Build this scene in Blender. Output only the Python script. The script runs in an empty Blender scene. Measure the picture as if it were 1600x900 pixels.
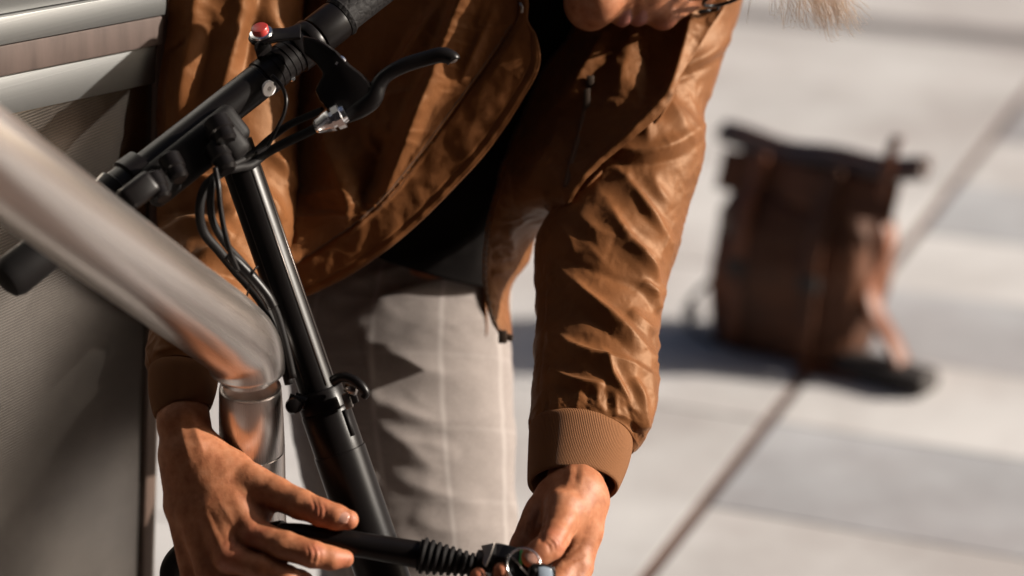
import bpy, bmesh, math, random
import numpy as np
from mathutils import Vector, Matrix, noise as mnoise

random.seed(7)
rng = np.random.default_rng(7)
scene = bpy.context.scene
COL = scene.collection

# ------------------------------------------------------------------ camera
PITCH = math.radians(20.0)
FPX = 3764.0                       # focal length in pixels of the 1600 px wide photograph
CAM = np.array([0.0, 0.0, 1.70])
AX_R = np.array([1.0, 0.0, 0.0])
AX_U = np.array([0.0, math.sin(PITCH), math.cos(PITCH)])
AX_F = np.array([0.0, math.cos(PITCH), -math.sin(PITCH)])
cam_data = bpy.data.cameras.new('camera')
cam_data.sensor_width = 36.0
cam_data.lens = 36.0 * FPX / 1600.0
cam_data.clip_start = 0.05
cam_data.clip_end = 400.0
cam_data.dof.use_dof = True
cam_data.dof.focus_distance = 2.51
cam_data.dof.aperture_fstop = 1.85
cam = bpy.data.objects.new('camera', cam_data)
COL.objects.link(cam)
cam.location = CAM
cam.rotation_euler = (math.radians(90) - PITCH, 0, 0)
scene.camera = cam

# ------------------------------------------------------------------ light
SUN = Vector((0.89, -0.005, 0.375)).normalized()      # direction towards the sun
world = bpy.data.worlds.new('World')
scene.world = world
world.use_nodes = True
wn = world.node_tree
sky = wn.nodes.new('ShaderNodeTexSky')
sky.sky_type = 'NISHITA'
sky.sun_disc = False
sky.sun_elevation = math.asin(SUN.z)
sky.sun_rotation = math.atan2(SUN.x, SUN.y)
sky.dust_density = 6.0
sky.air_density = 0.6
sky.ozone_density = 0.4
wn.links.new(sky.outputs[0], wn.nodes['Background'].inputs[0])
wn.nodes['Background'].inputs[1].default_value = 0.05
sun_data = bpy.data.lights.new('sun', 'SUN')
sun_data.energy = 5.0
sun_data.angle = math.radians(0.55)
sun_data.color = (1.0, 0.92, 0.82)
sun = bpy.data.objects.new('sun', sun_data)
COL.objects.link(sun)
sun.location = (6, 3, 8)
sun.rotation_euler = SUN.to_track_quat('Z', 'Y').to_euler()

scene.render.engine = 'CYCLES'
scene.cycles.use_denoising = True
scene.cycles.max_bounces = 8
scene.view_settings.view_transform = 'Standard'
scene.view_settings.look = 'None'
scene.view_settings.exposure = 0.95
scene.view_settings.gamma = 1.0
scene.view_settings.use_curve_mapping = False


# ------------------------------------------------------------------ helpers
def P(px, py, d):
    """A point at depth d (metres along the viewing axis) seen at that pixel of the photograph."""
    return CAM + AX_F * d + AX_R * ((px - 800.0) / FPX * d) + AX_U * ((450.0 - py) / FPX * d)


def PP(pts):
    return np.array([P(*p[:3]) for p in pts])


def project(V):
    q = V - CAM
    d = q @ AX_F
    return np.stack([800 + FPX * (q @ AX_R) / d, 450 - FPX * (q @ AX_U) / d], 1)


def nrm(v):
    v = np.asarray(v, float)
    return v / max(np.linalg.norm(v), 1e-9)


def catmull(pts, n):
    """n samples of a Catmull-Rom spline through the rows of pts."""
    pts = np.asarray(pts, float)
    m = len(pts)
    t = np.linspace(0, m - 1, n)
    i = np.clip(t.astype(int), 0, m - 2)
    u = (t - i)
    u = u.reshape((-1,) + (1,) * (pts.ndim - 1))
    ext = np.concatenate([[2 * pts[0] - pts[1]], pts, [2 * pts[-1] - pts[-2]]])
    p0, p1, p2, p3 = ext[i], ext[i + 1], ext[i + 2], ext[i + 3]
    return 0.5 * ((2 * p1) + (-p0 + p2) * u + (2 * p0 - 5 * p1 + 4 * p2 - p3) * u ** 2 + (-p0 + 3 * p1 - 3 * p2 + p3) * u ** 3)


def mesh_obj(name, V, faces, mat, parent=None, smooth=True, uv=None):
    me = bpy.data.meshes.new(name)
    me.from_pydata([tuple(v) for v in V], [], [tuple(f) for f in faces])
    me.update()
    if smooth:
        me.polygons.foreach_set('use_smooth', [True] * len(me.polygons))
    if uv is not None:
        l = me.uv_layers.new(name='UVMap')
        idx = np.empty(len(me.loops), int)
        me.loops.foreach_get('vertex_index', idx)
        l.data.foreach_set('uv', np.asarray(uv, float)[idx].ravel())
    o = bpy.data.objects.new(name, me)
    COL.objects.link(o)
    if mat is not None:
        me.materials.append(mat)
    if parent is not None:
        o.parent = parent
        o.matrix_parent_inverse = parent.matrix_world.inverted()
    return o


def empty(name, loc, label, cat, group=None):
    o = bpy.data.objects.new(name, None)
    COL.objects.link(o)
    o.location = loc
    o.empty_display_size = 0.05
    bpy.context.view_layer.update()
    o['label'] = label
    o['category'] = cat
    if group:
        o['group'] = group
    return o


def grid_faces(nr, nc, closed=False):
    f = []
    m = nc if closed else nc - 1
    for i in range(nr - 1):
        for j in range(m):
            k = (j + 1) % nc
            f.append((i * nc + j, i * nc + k, (i + 1) * nc + k, (i + 1) * nc + j))
    return f


def grid_normals(G, closed=False):
    du = np.gradient(G, axis=0)
    if closed:
        dv = np.roll(G, -1, 1) - np.roll(G, 1, 1)
    else:
        dv = np.gradient(G, axis=1)
    n = np.cross(du, dv)
    return n / np.maximum(np.linalg.norm(n, axis=2, keepdims=True), 1e-12)


def frames(path):
    """Parallel-transport frames along a path."""
    T = np.gradient(path, axis=0)
    T /= np.maximum(np.linalg.norm(T, axis=1, keepdims=True), 1e-12)
    a = np.array([0, 0, 1.0]) if abs(T[0][2]) < 0.9 else np.array([1.0, 0, 0])
    n = nrm(np.cross(T[0], a))
    N = []
    for t in T:
        n = nrm(n - t * np.dot(n, t))
        N.append(n)
    N = np.array(N)
    return T, N, np.cross(T, N)


def tube_geo(path, radii, n=16, caps=True):
    path = np.asarray(path, float)
    radii = np.broadcast_to(np.asarray(radii, float), (len(path),))
    T, N, B = frames(path)
    a = np.linspace(0, 2 * math.pi, n, endpoint=False)
    V = (path[:, None] + radii[:, None, None] * (np.cos(a)[None, :, None] * N[:, None] + np.sin(a)[None, :, None] * B[:, None])).reshape(-1, 3)
    f = grid_faces(len(path), n, True)
    if caps:
        f.append(tuple(range(n))[::-1])
        k = (len(path) - 1) * n
        f.append(tuple(range(k, k + n)))
    return V, f


def tube(name, path, radii, mat, parent, n=16, spline=0, caps=True):
    path = np.asarray(path, float)
    radii = np.broadcast_to(np.asarray(radii, float), (len(path),))
    if spline:
        q = catmull(np.c_[path, radii], spline)
        path, radii = q[:, :3], q[:, 3]
    V, f = tube_geo(path, radii, n, caps)
    o = mesh_obj(name, V, f, mat, parent)
    return o


def lathe(name, A, B, prof, mat, parent, n=40, caps=True):
    """Profile [(t, r)] turned about the axis A->B, t in 0..1 along it, r in metres."""
    A, B = np.asarray(A, float), np.asarray(B, float)
    t = nrm(B - A)
    s = nrm(np.cross(t, [0, 0, 1.0] if abs(t[2]) < 0.9 else [1.0, 0, 0]))
    b = np.cross(t, s)
    a = np.linspace(0, 2 * math.pi, n, endpoint=False)
    V, = [np.concatenate([A + (B - A) * q + r * (np.cos(a)[:, None] * s + np.sin(a)[:, None] * b) for q, r in prof])]
    f = grid_faces(len(prof), n, True)
    if caps:
        f.append(tuple(range(n))[::-1])
        k = (len(prof) - 1) * n
        f.append(tuple(range(k, k + n)))
    o = mesh_obj(name, V, f, mat, parent)
    auto_smooth(o, 35)
    return o


def auto_smooth(o, deg=35):
    me = o.data
    bm = bmesh.new()
    bm.from_mesh(me)
    bmesh.ops.recalc_face_normals(bm, faces=bm.faces)
    lim = math.radians(deg)
    for e in bm.edges:
        e.smooth = not (len(e.link_faces) == 2 and e.calc_face_angle(0) > lim)
    bm.to_mesh(me)
    bm.free()


def box(name, centre, axes, half, mat, parent, bevel=0.0, seg=2):
    """A bevelled box: axes is three unit vectors, half the three half sizes."""
    bm = bmesh.new()
    bmesh.ops.create_cube(bm, size=2.0)
    for v in bm.verts:
        c = v.co.copy()
        v.co = Vector(np.asarray(centre) + sum(np.asarray(axes[k]) * half[k] * c[k] for k in range(3)))
    bmesh.ops.recalc_face_normals(bm, faces=bm.faces)
    if bevel:
        bmesh.ops.bevel(bm, geom=list(bm.edges), offset=bevel, segments=seg, affect='EDGES', profile=0.5)
    me = bpy.data.meshes.new(name)
    bm.to_mesh(me)
    bm.free()
    o = bpy.data.objects.new(name, me)
    COL.objects.link(o)
    me.materials.append(mat)
    me.polygons.foreach_set('use_smooth', [True] * len(me.polygons))
    auto_smooth(o, 40)
    if parent is not None:
        o.parent = parent
        o.matrix_parent_inverse = parent.matrix_world.inverted()
    return o


def prism(name, outline, thick, mat, parent, bevel=0.0, centred=True):
    """A flat plate with the given 3D outline, given real thickness along its own normal."""
    O = np.asarray(outline, float)
    c = O.mean(0)
    n = np.zeros(3)
    for i in range(len(O)):
        n += np.cross(O[i] - c, O[(i + 1) % len(O)] - c)
    n = nrm(n)
    bm = bmesh.new()
    off = n * (thick / 2 if centred else 0)
    lo = [bm.verts.new(p - off) for p in O]
    hi = [bm.verts.new(p - off + n * thick) for p in O]
    bm.faces.new(lo[::-1])
    bm.faces.new(hi)
    for i in range(len(O)):
        j = (i + 1) % len(O)
        bm.faces.new((lo[i], lo[j], hi[j], hi[i]))
    bmesh.ops.recalc_face_normals(bm, faces=bm.faces)
    if bevel:
        bmesh.ops.bevel(bm, geom=list(bm.edges), offset=bevel, segments=2, affect='EDGES', profile=0.5)
    me = bpy.data.meshes.new(name)
    bm.to_mesh(me)
    bm.free()
    me.materials.append(mat)
    o = bpy.data.objects.new(name, me)
    COL.objects.link(o)
    me.polygons.foreach_set('use_smooth', [True] * len(me.polygons))
    auto_smooth(o, 40)
    if parent is not None:
        o.parent = parent
        o.matrix_parent_inverse = parent.matrix_world.inverted()
    return o


def solidify(o, t, off=-1.0):
    m = o.modifiers.new('thickness', 'SOLIDIFY')
    m.thickness = t
    m.offset = off
    return o


# --- sculpting: raise ridges along lines drawn on a surface
def stroke_disp(V, strokes):
    q = project(V)
    out = np.zeros(len(V))
    for s in strokes:
        pts, h, wl, wr = s[:4]
        e0 = s[4] if len(s) > 4 else 0.0       # envelope at the two ends
        e1 = s[5] if len(s) > 5 else 0.0
        pl = catmull(np.array(pts, float), max(10, 6 * len(pts)))
        w = 3.2 * max(wl, wr)
        lo, hi = pl.min(0) - w, pl.max(0) + w
        m = np.where((q[:, 0] > lo[0]) & (q[:, 0] < hi[0]) & (q[:, 1] > lo[1]) & (q[:, 1] < hi[1]))[0]
        if not len(m):
            continue
        x = q[m]
        best = np.full(len(m), 1e9)
        sd = np.zeros(len(m))
        tt = np.zeros(len(m))
        K = len(pl) - 1
        for k in range(K):
            a, b = pl[k], pl[k + 1]
            ab = b - a
            L = ab @ ab + 1e-9
            t = np.clip(((x - a) @ ab) / L, 0, 1)
            r = x - a - t[:, None] * ab
            dd = np.hypot(r[:, 0], r[:, 1])
            u = dd < best
            best[u] = dd[u]
            sd[u] = np.sign(ab[0] * r[u, 1] - ab[1] * r[u, 0])
            tt[u] = (k + t[u]) / K
        wid = np.where(sd > 0, wr, wl)
        env = np.sin(math.pi * np.clip(tt, 0, 1)) ** 0.7
        env = np.maximum(env, np.where(tt < 0.5, e0, e1))
        prof = np.exp(-(best / wid) ** 1.45)
        out[m] += h * env * prof
    return out


_PERM = np.random.default_rng(11).permutation(256)
_PERM = np.concatenate([_PERM, _PERM, _PERM])
_GR = np.random.default_rng(12).normal(size=(256, 3))
_GR /= np.linalg.norm(_GR, axis=1, keepdims=True)


def perlin(X):
    i = np.floor(X).astype(int)
    f = X - i
    i &= 255
    u = f * f * f * (f * (f * 6 - 15) + 10)
    out = 0.0
    for a in (0, 1):
        for b in (0, 1):
            for c in (0, 1):
                g = _GR[_PERM[_PERM[_PERM[i[:, 0] + a] + i[:, 1] + b] + i[:, 2] + c]]
                w = (u[:, 0] if a else 1 - u[:, 0]) * (u[:, 1] if b else 1 - u[:, 1]) * (u[:, 2] if c else 1 - u[:, 2])
                out = out + w * ((f - np.array([a, b, c])) * g).sum(1)
    return out * 1.5


def fbm(V, scale, oct=3, seed=0.0):
    X = np.asarray(V, float) * scale + np.array([seed, seed * 1.7, -seed]) + 100.0
    out = np.zeros(len(X))
    amp = 1.0
    for _ in range(oct):
        out += amp * perlin(X)
        amp *= 0.55
        X = X * 2.03 + 17.3
    return out


def aniso(V, f, k):
    f = nrm(f)
    return V + (k - 1) * (V @ f)[:, None] * f


def crease_noise(V, f, k, scale, seed, p=3.0):
    """Sharp little creases running along direction f."""
    X = aniso(np.asarray(V, float), f, k) * scale + seed * np.array([3.1, 1.7, 5.3]) + 50
    Wp = np.stack([perlin(X * .6 + 11), perlin(X * .6 + 37), perlin(X * .6 + 71)], 1)
    r = 1 - np.abs(perlin(X + .7 * Wp))
    m = smoothstep(-.25, .35, perlin(X * .45 + 90))
    return (np.clip(r, 0, 1) ** p - .35) * m


def smoothstep(a, b, x):
    t = np.clip((x - a) / (b - a), 0, 1)
    return t * t * (3 - 2 * t)


def front_mask(V, N, lo=0.0, hi=0.35):
    v = CAM - V
    v /= np.linalg.norm(v, axis=1, keepdims=True)
    return smoothstep(lo, hi, (v * N).sum(1))


def rings(rows, ratio, nr, nc, ratio_back=None):
    """Tube whose silhouette follows rows of (Lx, Ly, Rx, Ry, depth): an ellipse between the two edge points of each row."""
    R = catmull(np.array([r[:5] for r in rows], float), nr)
    rt = catmull(np.broadcast_to(np.asarray(ratio, float).reshape(-1, 1) if np.ndim(ratio) else np.full((len(rows), 1), ratio), (len(rows), 1)), nr)[:, 0]
    L = np.array([P(r[0], r[1], r[4]) for r in R])
    Q = np.array([P(r[2], r[3], r[4]) for r in R])
    C = (L + Q) / 2
    A = (Q - L) / 2
    T = np.gradient(C, axis=0)
    T /= np.linalg.norm(T, axis=1, keepdims=True)
    B = np.cross(A, T)
    B /= np.linalg.norm(B, axis=1, keepdims=True)
    s = np.sign((B * (CAM - C)).sum(1))
    B *= s[:, None]
    hw = np.linalg.norm(A, axis=1)
    a = np.linspace(0, 2 * math.pi, nc, endpoint=False)
    bb = (hw * rt)[:, None, None]
    G = C[:, None] + np.cos(a)[None, :, None] * A[:, None] + np.sin(a)[None, :, None] * B[:, None] * bb
    return G


def tube_normals(G):
    n = grid_normals(G, True)
    c = G.mean(1, keepdims=True)
    if ((G - c) * n).sum() < 0:
        n = -n
    return n


def patch(rows, nr, nc):
    """Smooth sheet through a grid of (px, py, depth) control points."""
    g = np.array([[P(*c) for c in r] for r in rows])
    g = catmull(g, nr)
    g = catmull(g.transpose(1, 0, 2), nc).transpose(1, 0, 2)
    return g


def patch_normals(G):
    n = grid_normals(G)
    flip = ((CAM - G) * n).sum() < 0
    return -n if flip else n


# --- implicit surfaces for hands, head and soft things
def seg_sdf(X, a, b, ra, rb):
    ab = b - a
    t = np.clip(((X - a) @ ab) / (ab @ ab + 1e-12), 0, 1)
    return np.linalg.norm(X - a - t[..., None] * ab, axis=-1) - (ra + (rb - ra) * t)


def ell_sdf(X, c, axes, r):
    q = (X - c) @ np.array(axes).T / np.array(r)
    k = np.linalg.norm(q, axis=-1)
    return (k - 1) * min(r)


def smin(a, b, k):
    h = np.clip(0.5 + 0.5 * (b - a) / k, 0, 1)
    return b + (a - b) * h - k * h * (1 - h)


def smax(a, b, k):
    return -smin(-a, -b, k)


def surface_nets(fn, lo, hi, h):
    lo, hi = np.asarray(lo, float), np.asarray(hi, float)
    n = np.ceil((hi - lo) / h).astype(int) + 1
    ax = [lo[k] + h * np.arange(n[k]) for k in range(3)]
    # coarse pass first; the fine grid is evaluated only where the surface passes
    K = 5
    nc_ = (n + K - 2) // K + 1
    cax = [lo[k] + h * K * np.arange(nc_[k]) for k in range(3)]
    X = np.stack(np.meshgrid(*cax, indexing='ij'), -1).reshape(-1, 3)
    Fc = fn(X).reshape(nc_)
    near = np.abs(Fc) < h * K * 2.2
    Fv = np.kron(Fc, np.ones((K, K, K))).astype(np.float32)
    nb = np.kron(near, np.ones((K, K, K), bool))
    o_ = K // 2
    Fv = np.pad(Fv, K, mode='edge')[K + o_:, K + o_:, K + o_:][:n[0], :n[1], :n[2]].copy()
    nb = np.pad(nb, K, mode='edge')[K + o_:, K + o_:, K + o_:][:n[0], :n[1], :n[2]]
    I = np.argwhere(nb)
    for i0 in range(0, len(I), 60000):
        J = I[i0:i0 + 60000]
        Fv[J[:, 0], J[:, 1], J[:, 2]] = fn(lo + J * h)
    S = Fv < 0
    m = n - 1
    cnt = np.zeros(m, int)
    corners = [(i, j, k) for i in (0, 1) for j in (0, 1) for k in (0, 1)]
    for c in corners:
        cnt += S[c[0]:c[0] + m[0], c[1]:c[1] + m[1], c[2]:c[2] + m[2]]
    act = np.argwhere((cnt > 0) & (cnt < 8))
    idx = np.full(m, -1, int)
    idx[tuple(act.T)] = np.arange(len(act))
    acc = np.zeros((len(act), 3))
    num = np.zeros(len(act))
    for c in corners:
        for k in range(3):
            if c[k] == 0:
                d = list(c)
                d[k] = 1
                fa = Fv[act[:, 0] + c[0], act[:, 1] + c[1], act[:, 2] + c[2]]
                fb = Fv[act[:, 0] + d[0], act[:, 1] + d[1], act[:, 2] + d[2]]
                x = (fa < 0) != (fb < 0)
                t = np.where(x, fa / np.where(x, fa - fb, 1), 0)
                p = np.tile(np.array(c, float), (len(act), 1))
                p[:, k] = t
                acc[x] += p[x]
                num[x] += 1
    V = lo + (act + acc / num[:, None]) * h
    quads = []
    for k in range(3):
        u, w = (k + 1) % 3, (k + 2) % 3
        sl_a = [slice(None)] * 3
        sl_b = [slice(None)] * 3
        sl_a[k] = slice(0, n[k] - 1)
        sl_b[k] = slice(1, n[k])
        cr = S[tuple(sl_a)] != S[tuple(sl_b)]
        E = np.argwhere(cr)
        E = E[(E[:, u] > 0) & (E[:, w] > 0) & (E[:, u] < m[u]) & (E[:, w] < m[w])]
        ins = S[E[:, 0], E[:, 1], E[:, 2]]
        def at(du, dw):
            q = E.copy()
            q[:, u] -= du
            q[:, w] -= dw
            return idx[q[:, 0], q[:, 1], q[:, 2]]
        Q = np.stack([at(1, 1), at(0, 1), at(0, 0), at(1, 0)], 1)
        Q[~ins] = Q[~ins][:, ::-1]
        quads.append(Q)
    return V, np.concatenate(quads)


def vert_normals(V, Q):
    n = np.cross(V[Q[:, 2]] - V[Q[:, 0]], V[Q[:, 3]] - V[Q[:, 1]])
    N = np.zeros_like(V)
    for k in range(4):
        np.add.at(N, Q[:, k], n)
    return N / np.maximum(np.linalg.norm(N, axis=1, keepdims=True), 1e-12)


def smooth_mesh(V, Q, it=4, lam=0.5):
    for _ in range(it):
        acc = np.zeros_like(V)
        num = np.zeros(len(V))
        for k in range(4):
            a, b = Q[:, k], Q[:, (k + 1) % 4]
            np.add.at(acc, a, V[b])
            np.add.at(acc, b, V[a])
            np.add.at(num, a, 1)
            np.add.at(num, b, 1)
        V = V + lam * (acc / np.maximum(num, 1)[:, None] - V)
    return V


# ------------------------------------------------------------------ materials
def material(name, color, rough=0.5, metal=0.0, spec=0.5):
    m = bpy.data.materials.new(name)
    m.use_nodes = True
    b = m.node_tree.nodes['Principled BSDF']
    b.inputs['Base Color'].default_value = (*color, 1)
    b.inputs['Roughness'].default_value = rough
    b.inputs['Metallic'].default_value = metal
    b.inputs['Specular IOR Level'].default_value = spec
    return m


def N_(m, kind, **kw):
    n = m.node_tree.nodes.new(kind)
    for k, v in kw.items():
        setattr(n, k, v)
    return n


def bsdf(m):
    return m.node_tree.nodes['Principled BSDF']


def link(m, a, b):
    m.node_tree.links.new(a, b)


def coords(m, scale=(1, 1, 1), rot=(0, 0, 0), kind='Object'):
    tc = N_(m, 'ShaderNodeTexCoord')
    mp = N_(m, 'ShaderNodeMapping')
    mp.inputs['Scale'].default_value = scale
    mp.inputs['Rotation'].default_value = rot
    link(m, tc.outputs[kind], mp.inputs['Vector'])
    return mp.outputs['Vector']


def noise_tex(m, vec, scale, detail=4, rough=0.55):
    n = N_(m, 'ShaderNodeTexNoise')
    n.inputs['Scale'].default_value = scale
    n.inputs['Detail'].default_value = detail
    n.inputs['Roughness'].default_value = rough
    link(m, vec, n.inputs['Vector'])
    return n.outputs['Fac']


def ramp(m, fac, stops):
    r = N_(m, 'ShaderNodeValToRGB')
    el = r.color_ramp.elements
    while len(el) < len(stops):
        el.new(0.5)
    for e, (p, c) in zip(el, stops):
        e.position = p
        e.color = (*c, 1) if len(c) == 3 else c
    link(m, fac, r.inputs['Fac'])
    return r.outputs['Color']


def bump(m, height, strength, dist, prev=None):
    b = N_(m, 'ShaderNodeBump')
    b.inputs['Strength'].default_value = strength
    b.inputs['Distance'].default_value = dist
    link(m, height, b.inputs['Height'])
    if prev is not None:
        link(m, prev, b.inputs['Normal'])
    return b.outputs['Normal']


def vary(m, base, amt, scale, vec=None, detail=4):
    vec = vec or coords(m)
    f = noise_tex(m, vec, scale, detail)
    lo = tuple(c * (1 - amt) for c in base)
    hi = tuple(min(1, c * (1 + amt)) for c in base)
    col = ramp(m, f, [(0.3, lo), (0.7, hi)])
    link(m, col, bsdf(m).inputs['Base Color'])
    return f


def rough_range(m, f, lo, hi):
    r = N_(m, 'ShaderNodeMapRange')
    r.inputs['To Min'].default_value = lo
    r.inputs['To Max'].default_value = hi
    link(m, f, r.inputs['Value'])
    link(m, r.outputs[0], bsdf(m).inputs['Roughness'])


M = {}
# jacket cotton-nylon, with a fine weave and mottled wear
m = M['jacket'] = material('jacket_cloth', (0.30, 0.125, 0.042), 0.50, 0, 0.28)
bsdf(m).inputs['Specular Tint'].default_value = (1.0, 0.62, 0.34, 1)
f = vary(m, (0.122, 0.045, 0.0150), 0.18, 26)
w = noise_tex(m, coords(m, (1, 1, 1)), 1500, 2)
c2 = noise_tex(m, coords(m, (1, 1, 1)), 130, 5, 0.65)
link(m, bump(m, w, 0.25, 0.0004, bump(m, c2, 0.3, 0.0014)), bsdf(m).inputs['Normal'])
bsdf(m).inputs['Sheen Weight'].default_value = 0.05
bsdf(m).inputs['Sheen Tint'].default_value = (1, 0.75, 0.5, 1)
# ribbed knit cuff: ribs run along UV v
m = M['knit'] = material('rib_knit', (0.30, 0.135, 0.05), 0.8, 0, 0.2)
uvn = N_(m, 'ShaderNodeTexCoord')
sep = N_(m, 'ShaderNodeSeparateXYZ')
link(m, uvn.outputs['UV'], sep.inputs[0])
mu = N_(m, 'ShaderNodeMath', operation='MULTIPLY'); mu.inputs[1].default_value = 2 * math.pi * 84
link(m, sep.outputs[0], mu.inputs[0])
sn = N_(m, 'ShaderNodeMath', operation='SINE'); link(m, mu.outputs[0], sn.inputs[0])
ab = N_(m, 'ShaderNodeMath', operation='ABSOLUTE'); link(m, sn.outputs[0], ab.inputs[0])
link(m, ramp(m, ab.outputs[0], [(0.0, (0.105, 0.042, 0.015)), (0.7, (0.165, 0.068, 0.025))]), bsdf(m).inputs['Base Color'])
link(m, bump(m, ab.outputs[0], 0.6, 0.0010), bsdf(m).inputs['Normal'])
# trousers: pale grey windowpane check
m = M['trousers'] = material('trouser_cloth', (0.42, 0.37, 0.34), 0.85, 0, 0.2)
uvn = N_(m, 'ShaderNodeTexCoord')
sep = N_(m, 'ShaderNodeSeparateXYZ')
link(m, uvn.outputs['UV'], sep.inputs[0])
def line_of(ch, period, width):
    a = N_(m, 'ShaderNodeMath', operation='MULTIPLY'); a.inputs[1].default_value = 1 / period
    link(m, sep.outputs[ch], a.inputs[0])
    fr = N_(m, 'ShaderNodeMath', operation='FRACT'); link(m, a.outputs[0], fr.inputs[0])
    sb = N_(m, 'ShaderNodeMath', operation='SUBTRACT'); sb.inputs[1].default_value = 0.5
    link(m, fr.outputs[0], sb.inputs[0])
    ab = N_(m, 'ShaderNodeMath', operation='ABSOLUTE'); link(m, sb.outputs[0], ab.inputs[0])
    lt = N_(m, 'ShaderNodeMapRange')
    lt.inputs['From Min'].default_value = width * 0.5 / period
    lt.inputs['From Max'].default_value = width * 1.2 / period
    lt.inputs['To Min'].default_value = 1; lt.inputs['To Max'].default_value = 0
    link(m, ab.outputs[0], lt.inputs['Value'])
    return lt.outputs[0]
lv, lh = line_of(0, 0.068, 0.0030), line_of(1, 0.085, 0.0026)
mx = N_(m, 'ShaderNodeMath', operation='MAXIMUM'); link(m, lv, mx.inputs[0])
hm = N_(m, 'ShaderNodeMath', operation='MULTIPLY'); hm.inputs[1].default_value = 0.3
link(m, lh, hm.inputs[0]); link(m, hm.outputs[0], mx.inputs[1])
weave = noise_tex(m, coords(m, (900, 900, 260)), 1.0, 2)
basec = ramp(m, weave, [(0.3, (0.165, 0.142, 0.131)), (0.7, (0.235, 0.206, 0.193))])
mc = N_(m, 'ShaderNodeMix', data_type='RGBA')
link(m, mx.outputs[0], mc.inputs['Factor'])
link(m, basec, mc.inputs['A'])
mc.inputs['B'].default_value = (0.265, 0.237, 0.224, 1)
link(m, mc.outputs['Result'], bsdf(m).inputs['Base Color'])
link(m, bump(m, weave, 0.3, 0.0008), bsdf(m).inputs['Normal'])
# skin
m = M['skin'] = material('skin', (0.50, 0.25, 0.15), 0.55, 0, 0.3)
v = coords(m)
f1 = noise_tex(m, v, 75, 6, 0.65)
SKC = ramp(m, f1, [(0.3, (0.215, 0.072, 0.030)), (0.5, (0.290, 0.110, 0.050)), (0.72, (0.350, 0.152, 0.078))])
fl = N_(m, 'ShaderNodeAttribute'); fl.attribute_name = 'flush'
fm_ = N_(m, 'ShaderNodeMix', data_type='RGBA')
link(m, fl.outputs['Fac'], fm_.inputs['Factor']); link(m, SKC, fm_.inputs['A'])
fm_.inputs['B'].default_value = (0.30, 0.075, 0.042, 1)
link(m, fm_.outputs['Result'], bsdf(m).inputs['Base Color'])
vo = N_(m, 'ShaderNodeTexVoronoi'); vo.inputs['Scale'].default_value = 700
link(m, v, vo.inputs['Vector'])
f2 = noise_tex(m, v, 320, 4, 0.6)
link(m, bump(m, vo.outputs['Distance'], 0.2, 0.0005, bump(m, f2, 0.3, 0.0008)), bsdf(m).inputs['Normal'])
bsdf(m).inputs['Subsurface Weight'].default_value = 0.12
bsdf(m).inputs['Subsurface Radius'].default_value = (0.010, 0.004, 0.002)
bsdf(m).inputs['Subsurface Scale'].default_value = 0.6
M['nail'] = material('nail', (0.38, 0.20, 0.15), 0.28, 0, 0.5)
M['lip'] = material('lip', (0.26, 0.085, 0.06), 0.42)
m = M['shirt'] = material('black_cotton', (0.006, 0.0048, 0.0045), 0.95, 0, 0.08)
link(m, bump(m, noise_tex(m, coords(m), 700, 2), 0.3, 0.0006), bsdf(m).inputs['Normal'])
# scooter
m = M['black_paint'] = material('satin_black_paint', (0.005, 0.004, 0.004), 0.27, 0, 0.2)
f = noise_tex(m, coords(m), 900, 2)
link(m, bump(m, f, 0.10, 0.0003), bsdf(m).inputs['Normal'])
rough_range(m, noise_tex(m, coords(m), 40, 4), 0.26, 0.42)
m = M['black_metal'] = material('matt_black_metal', (0.006, 0.005, 0.005), 0.32, 0, 0.15)
f = noise_tex(m, coords(m), 1400, 2)
link(m, bump(m, f, 0.22, 0.0003), bsdf(m).inputs['Normal'])
m = M['rubber'] = material('black_rubber', (0.006, 0.005, 0.005), 0.6, 0, 0.18)
f = noise_tex(m, coords(m), 500, 2)
link(m, bump(m, f, 0.2, 0.0005), bsdf(m).inputs['Normal'])
m = M['grip'] = material('patterned_grip_rubber', (0.006, 0.005, 0.005), 0.7, 0, 0.18)
vo = N_(m, 'ShaderNodeTexVoronoi', feature='DISTANCE_TO_EDGE'); vo.inputs['Scale'].default_value = 130
link(m, coords(m), vo.inputs['Vector'])
link(m, bump(m, vo.outputs['Distance'], 0.8, 0.002), bsdf(m).inputs['Normal'])
M['silver'] = material('bright_steel', (0.80, 0.80, 0.82), 0.18, 1.0)
M['edge_highlight'] = material('painted_edge_highlight', (0.10, 0.085, 0.078), 0.35, 0.8)  # lighter metal: sun-caught edge lines put into the colour
M['dark_steel'] = material('dark_steel', (0.30, 0.27, 0.25), 0.35, 1.0)
M['red'] = material('red_plastic', (0.34, 0.030, 0.025), 0.35)
M['white'] = material('white_reflector', (0.85, 0.83, 0.82), 0.3)
M['green'] = material('green_ring', (0.06, 0.42, 0.10), 0.4)
M['key_plastic'] = material('glossy_key_cover', (0.25, 0.30, 0.36), 0.15, 0, 0.6)
# brushed steel rail
m = M['steel'] = material('brushed_steel', (0.56, 0.50, 0.47), 0.30, 1.0)
v = coords(m, (3, 3, 900), kind='UV')
uvc = N_(m, 'ShaderNodeTexCoord'); mp = N_(m, 'ShaderNodeMapping')
mp.inputs['Scale'].default_value = (1400, 4, 1)
link(m, uvc.outputs['UV'], mp.inputs['Vector'])
br = noise_tex(m, mp.outputs['Vector'], 1.0, 5, 0.6)
sm = noise_tex(m, coords(m), 6, 3, 0.5)
link(m, ramp(m, sm, [(0.25, (0.60, 0.55, 0.52)), (0.7, (0.67, 0.62, 0.59))]), bsdf(m).inputs['Base Color'])
rough_range(m, br, 0.24, 0.32)
bsdf(m).inputs['Anisotropic'].default_value = 0.6
link(m, bump(m, br, 0.05, 0.0002), bsdf(m).inputs['Normal'])
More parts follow.
